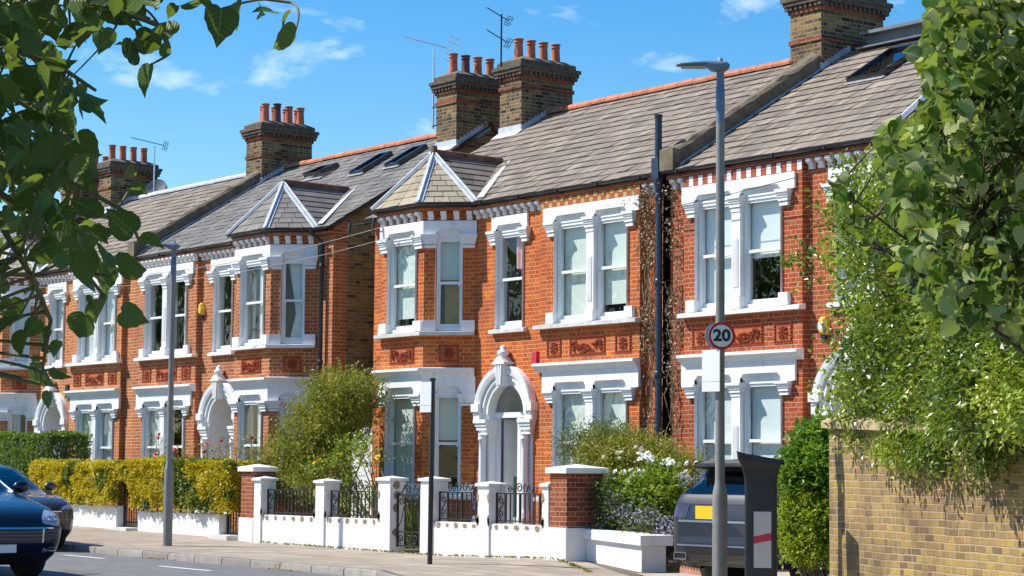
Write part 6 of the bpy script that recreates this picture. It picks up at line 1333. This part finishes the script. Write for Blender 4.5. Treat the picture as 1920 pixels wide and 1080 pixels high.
for sg in (1, -1):
    q = cg.mb(); c_ = cg.front(.70*sg, .46, 0, True)
    for (a0, a1, z0, z1) in ((-.12, .12, .415, .43), (-.12, .12, .50, .515), (-.12, -.105, .43, .50), (.105, .12, .43, .50)): q.box(c_[0]-.03, c_[0]+.05, .72*sg+a0, .72*sg+a1, z0, z1)
    q.build('exhaust_tip', M_CHROME, cg.r); q = cg.mb(); q.box(c_[0]-.012, c_[0]+.05, .72*sg-.105, .72*sg+.105, .43, .50); q.build('exhaust_hole', M_CARBLK, cg.r)
    cg.wheel(-1.45, .975*sg, .385, .28, sg); cg.wheel(1.45, .975*sg, .385, .28, sg)
    cg.poly('side_window', [(.55, 1.22), (-2.0, 1.24), (-1.75, 1.60), (.15, 1.62)], M_CARGL, 'left' if sg > 0 else 'right', .005); cg.poly('side_window_dark_cabin', [(.54, 1.23), (-1.99, 1.25), (-1.75, 1.59), (.15, 1.61)], M_CARBLK, 'left' if sg > 0 else 'right', .002)  # black sheets paint the cabin's darkness behind the side glass
    cg.mirror(.9, 1.15, sg, M_CARGRY)
# ------------------------------------------------------------------ aerials, dish, cables
def yagi(m, c, d, Ln, n, el, tilt=(0, 0, 1), refl=None):
    d = Vector(d).normalized(); c = Vector(c); sd = d.cross(Vector(tilt)).normalized(); m.tube([c-d*Ln*.35, c+d*Ln*.65], .013, 5)
    for i in range(n): p = c-d*Ln*.25+d*Ln*.9*i/(n-1); e = el*(1-.35*i/n); m.tube([p-sd*e, p+sd*e], .006, 4)
    if refl:
        u = sd.cross(d).normalized(); p = c-d*Ln*.33
        for k in (-1, -.5, .5, 1): q = p+u*refl*k-d*.05*(1-abs(k)); m.tube([q-sd*el*1.2, q+sd*el*1.2], .006, 4)
        for sg in (-1, 0, 1): q = p+sd*el*sg; m.tube([q-u*refl, q+u*refl], .007, 4)
a1 = thing('tv_aerial', 'big TV aerial on a tall pale mast beside the left of the two middle chimneys', 'aerial', (-39.62, 27.25, 9.0)); m = MB(); m.tube([(-39.62, 27.25, 8.95), (-39.62, 27.25, 10.72)], .024, 8); m.build('mast', M_AL, a1)
m = MB(); m.tube([(-39.66, 27.25, 9.0), (-39.2, 27.15, 9.0)], .018, 5); m.tube([(-39.66, 27.25, 9.42), (-39.2, 27.15, 9.42)], .018, 5); m.tube([(-39.28, 27.12, 8.96), (-39.28, 27.12, 9.45)], .02, 5); m.build('bracket', M_IRON, a1)
m = MB(); yagi(m, (-39.55, 27.25, 10.82), (-.86, -.42, .30), 1.25, 11, .21, refl=.26); m.build('antenna', M_AL, a1)
a2 = thing('tv_aerial', 'slim dark mast with two small TV aerials one above the other, on the right stack', 'aerial', (-36.86, 27.10, 9.9)); m = MB(); m.tube([(-36.86, 27.08, 9.6), (-36.86, 27.08, 11.05)], .019, 6); m.build('mast', M_IRON, a2)
for z in (11.0, 10.52): m = MB(); yagi(m, (-36.86, 27.08, z), (-.80, -.35, .55), .62, 8, .10, refl=.10); m.build('antenna', M_IRON, a2)
a3 = thing('tv_aerial', 'long thin TV aerial on a mast beside the chimney at the left', 'aerial', (-54.9, 28.2, 9.0)); m = MB(); m.tube([(-54.75, 28.2, 8.7), (-54.75, 28.2, 10.42)], .022, 6); m.build('mast', M_AL, a3); m = MB(); yagi(m, (-54.8, 28.2, 10.5), (-.85, -.45, .25), 1.2, 14, .10, refl=.12); m.build('antenna', M_IRON, a3)
ds = thing('satellite_dish', 'grey satellite dish fixed behind the chimney at the left', 'satellite dish', (-54.8, 28.3, 9.1)); m = MB(); c = Vector((-54.75, 28.3, 9.12)); dn = Vector((.55, -.75, .35)).normalized(); a_, b_ = dn.orthogonal().normalized(), None; b_ = dn.cross(a_)
vs = [c+(a_*cos(2*PI*j/20)+b_*sin(2*PI*j/20))*r*.36+dn*(.09*r*r) for r in (.02, .35, .7, 1.) for j in range(20)]; m.add(vs, [(i*20+j, i*20+(j+1) % 20, (i+1)*20+(j+1) % 20, (i+1)*20+j) for i in range(3) for j in range(20)], smooth=True); m.build('dish', plain('dish_grey', (.20, .21, .23), .6), ds); m = MB(); m.tube([c-dn*.02, c-dn*.2+Vector((-.3, 0, -.1))], .02, 6); m.tube([c-b_*.3, c+dn*.38], .012, 5); m.build('arm', M_IRON, ds)
def cable(label, p0, p1, sag, r, mat, name='overhead_cable'):
    p0, p1 = Vector(p0), Vector(p1); m = MB(); m.tube([p0.lerp(p1, i/24)-Vector((0, 0, sag*4*(i/24)*(1-i/24))) for i in range(25)], r, 5); o = m.build(name, mat, None, p0); tag(o, label, 'cable')
M_CABL = plain('pale_cable', (.33, .31, .30), .7); CP0 = tuple(at_y(722, 424, 23.1))
cable('pale overhead cable crossing the gap to the bay of the middle house, upper one', CP0, tuple(at_y(-120, 505, 20.5)), .55, .007, M_CABL)
cable('pale overhead cable just below the upper one, ending at the bay corner', tuple(at_y(775, 432, 23.1)), tuple(at_y(-120, 520, 20.5)), .60, .006, M_CABL)
cable('thin dark wire dropping across the upper windows of the deep red house', (-27.6, 23.62, 5.75), (-20.5, 23.4, 6.35), .10, .007, M_IRON)
cb_ = thing('cable_bracket', 'black cable clamps with hooks on the eaves of the tan bay', 'bracket', (-36.3, 23.1, 6.1)); m = MB()
for x in (-35.55, -36.42): m.tube([(x, 23.1, 6.26), (x, 23.06, 6.05)], .03, 6); m.tube([(x+.03, 23.04, 6.14), (x+.07, 23.0, 6.0), (x+.10, 23.0, 5.93), (x+.14, 23.0, 6.0)], .012, 5); 
m.tube([(-36.42, 23.1, 6.20), (-35.55, 23.1, 6.20)], .010, 5); m.build('clamp', M_IRON, cb_)
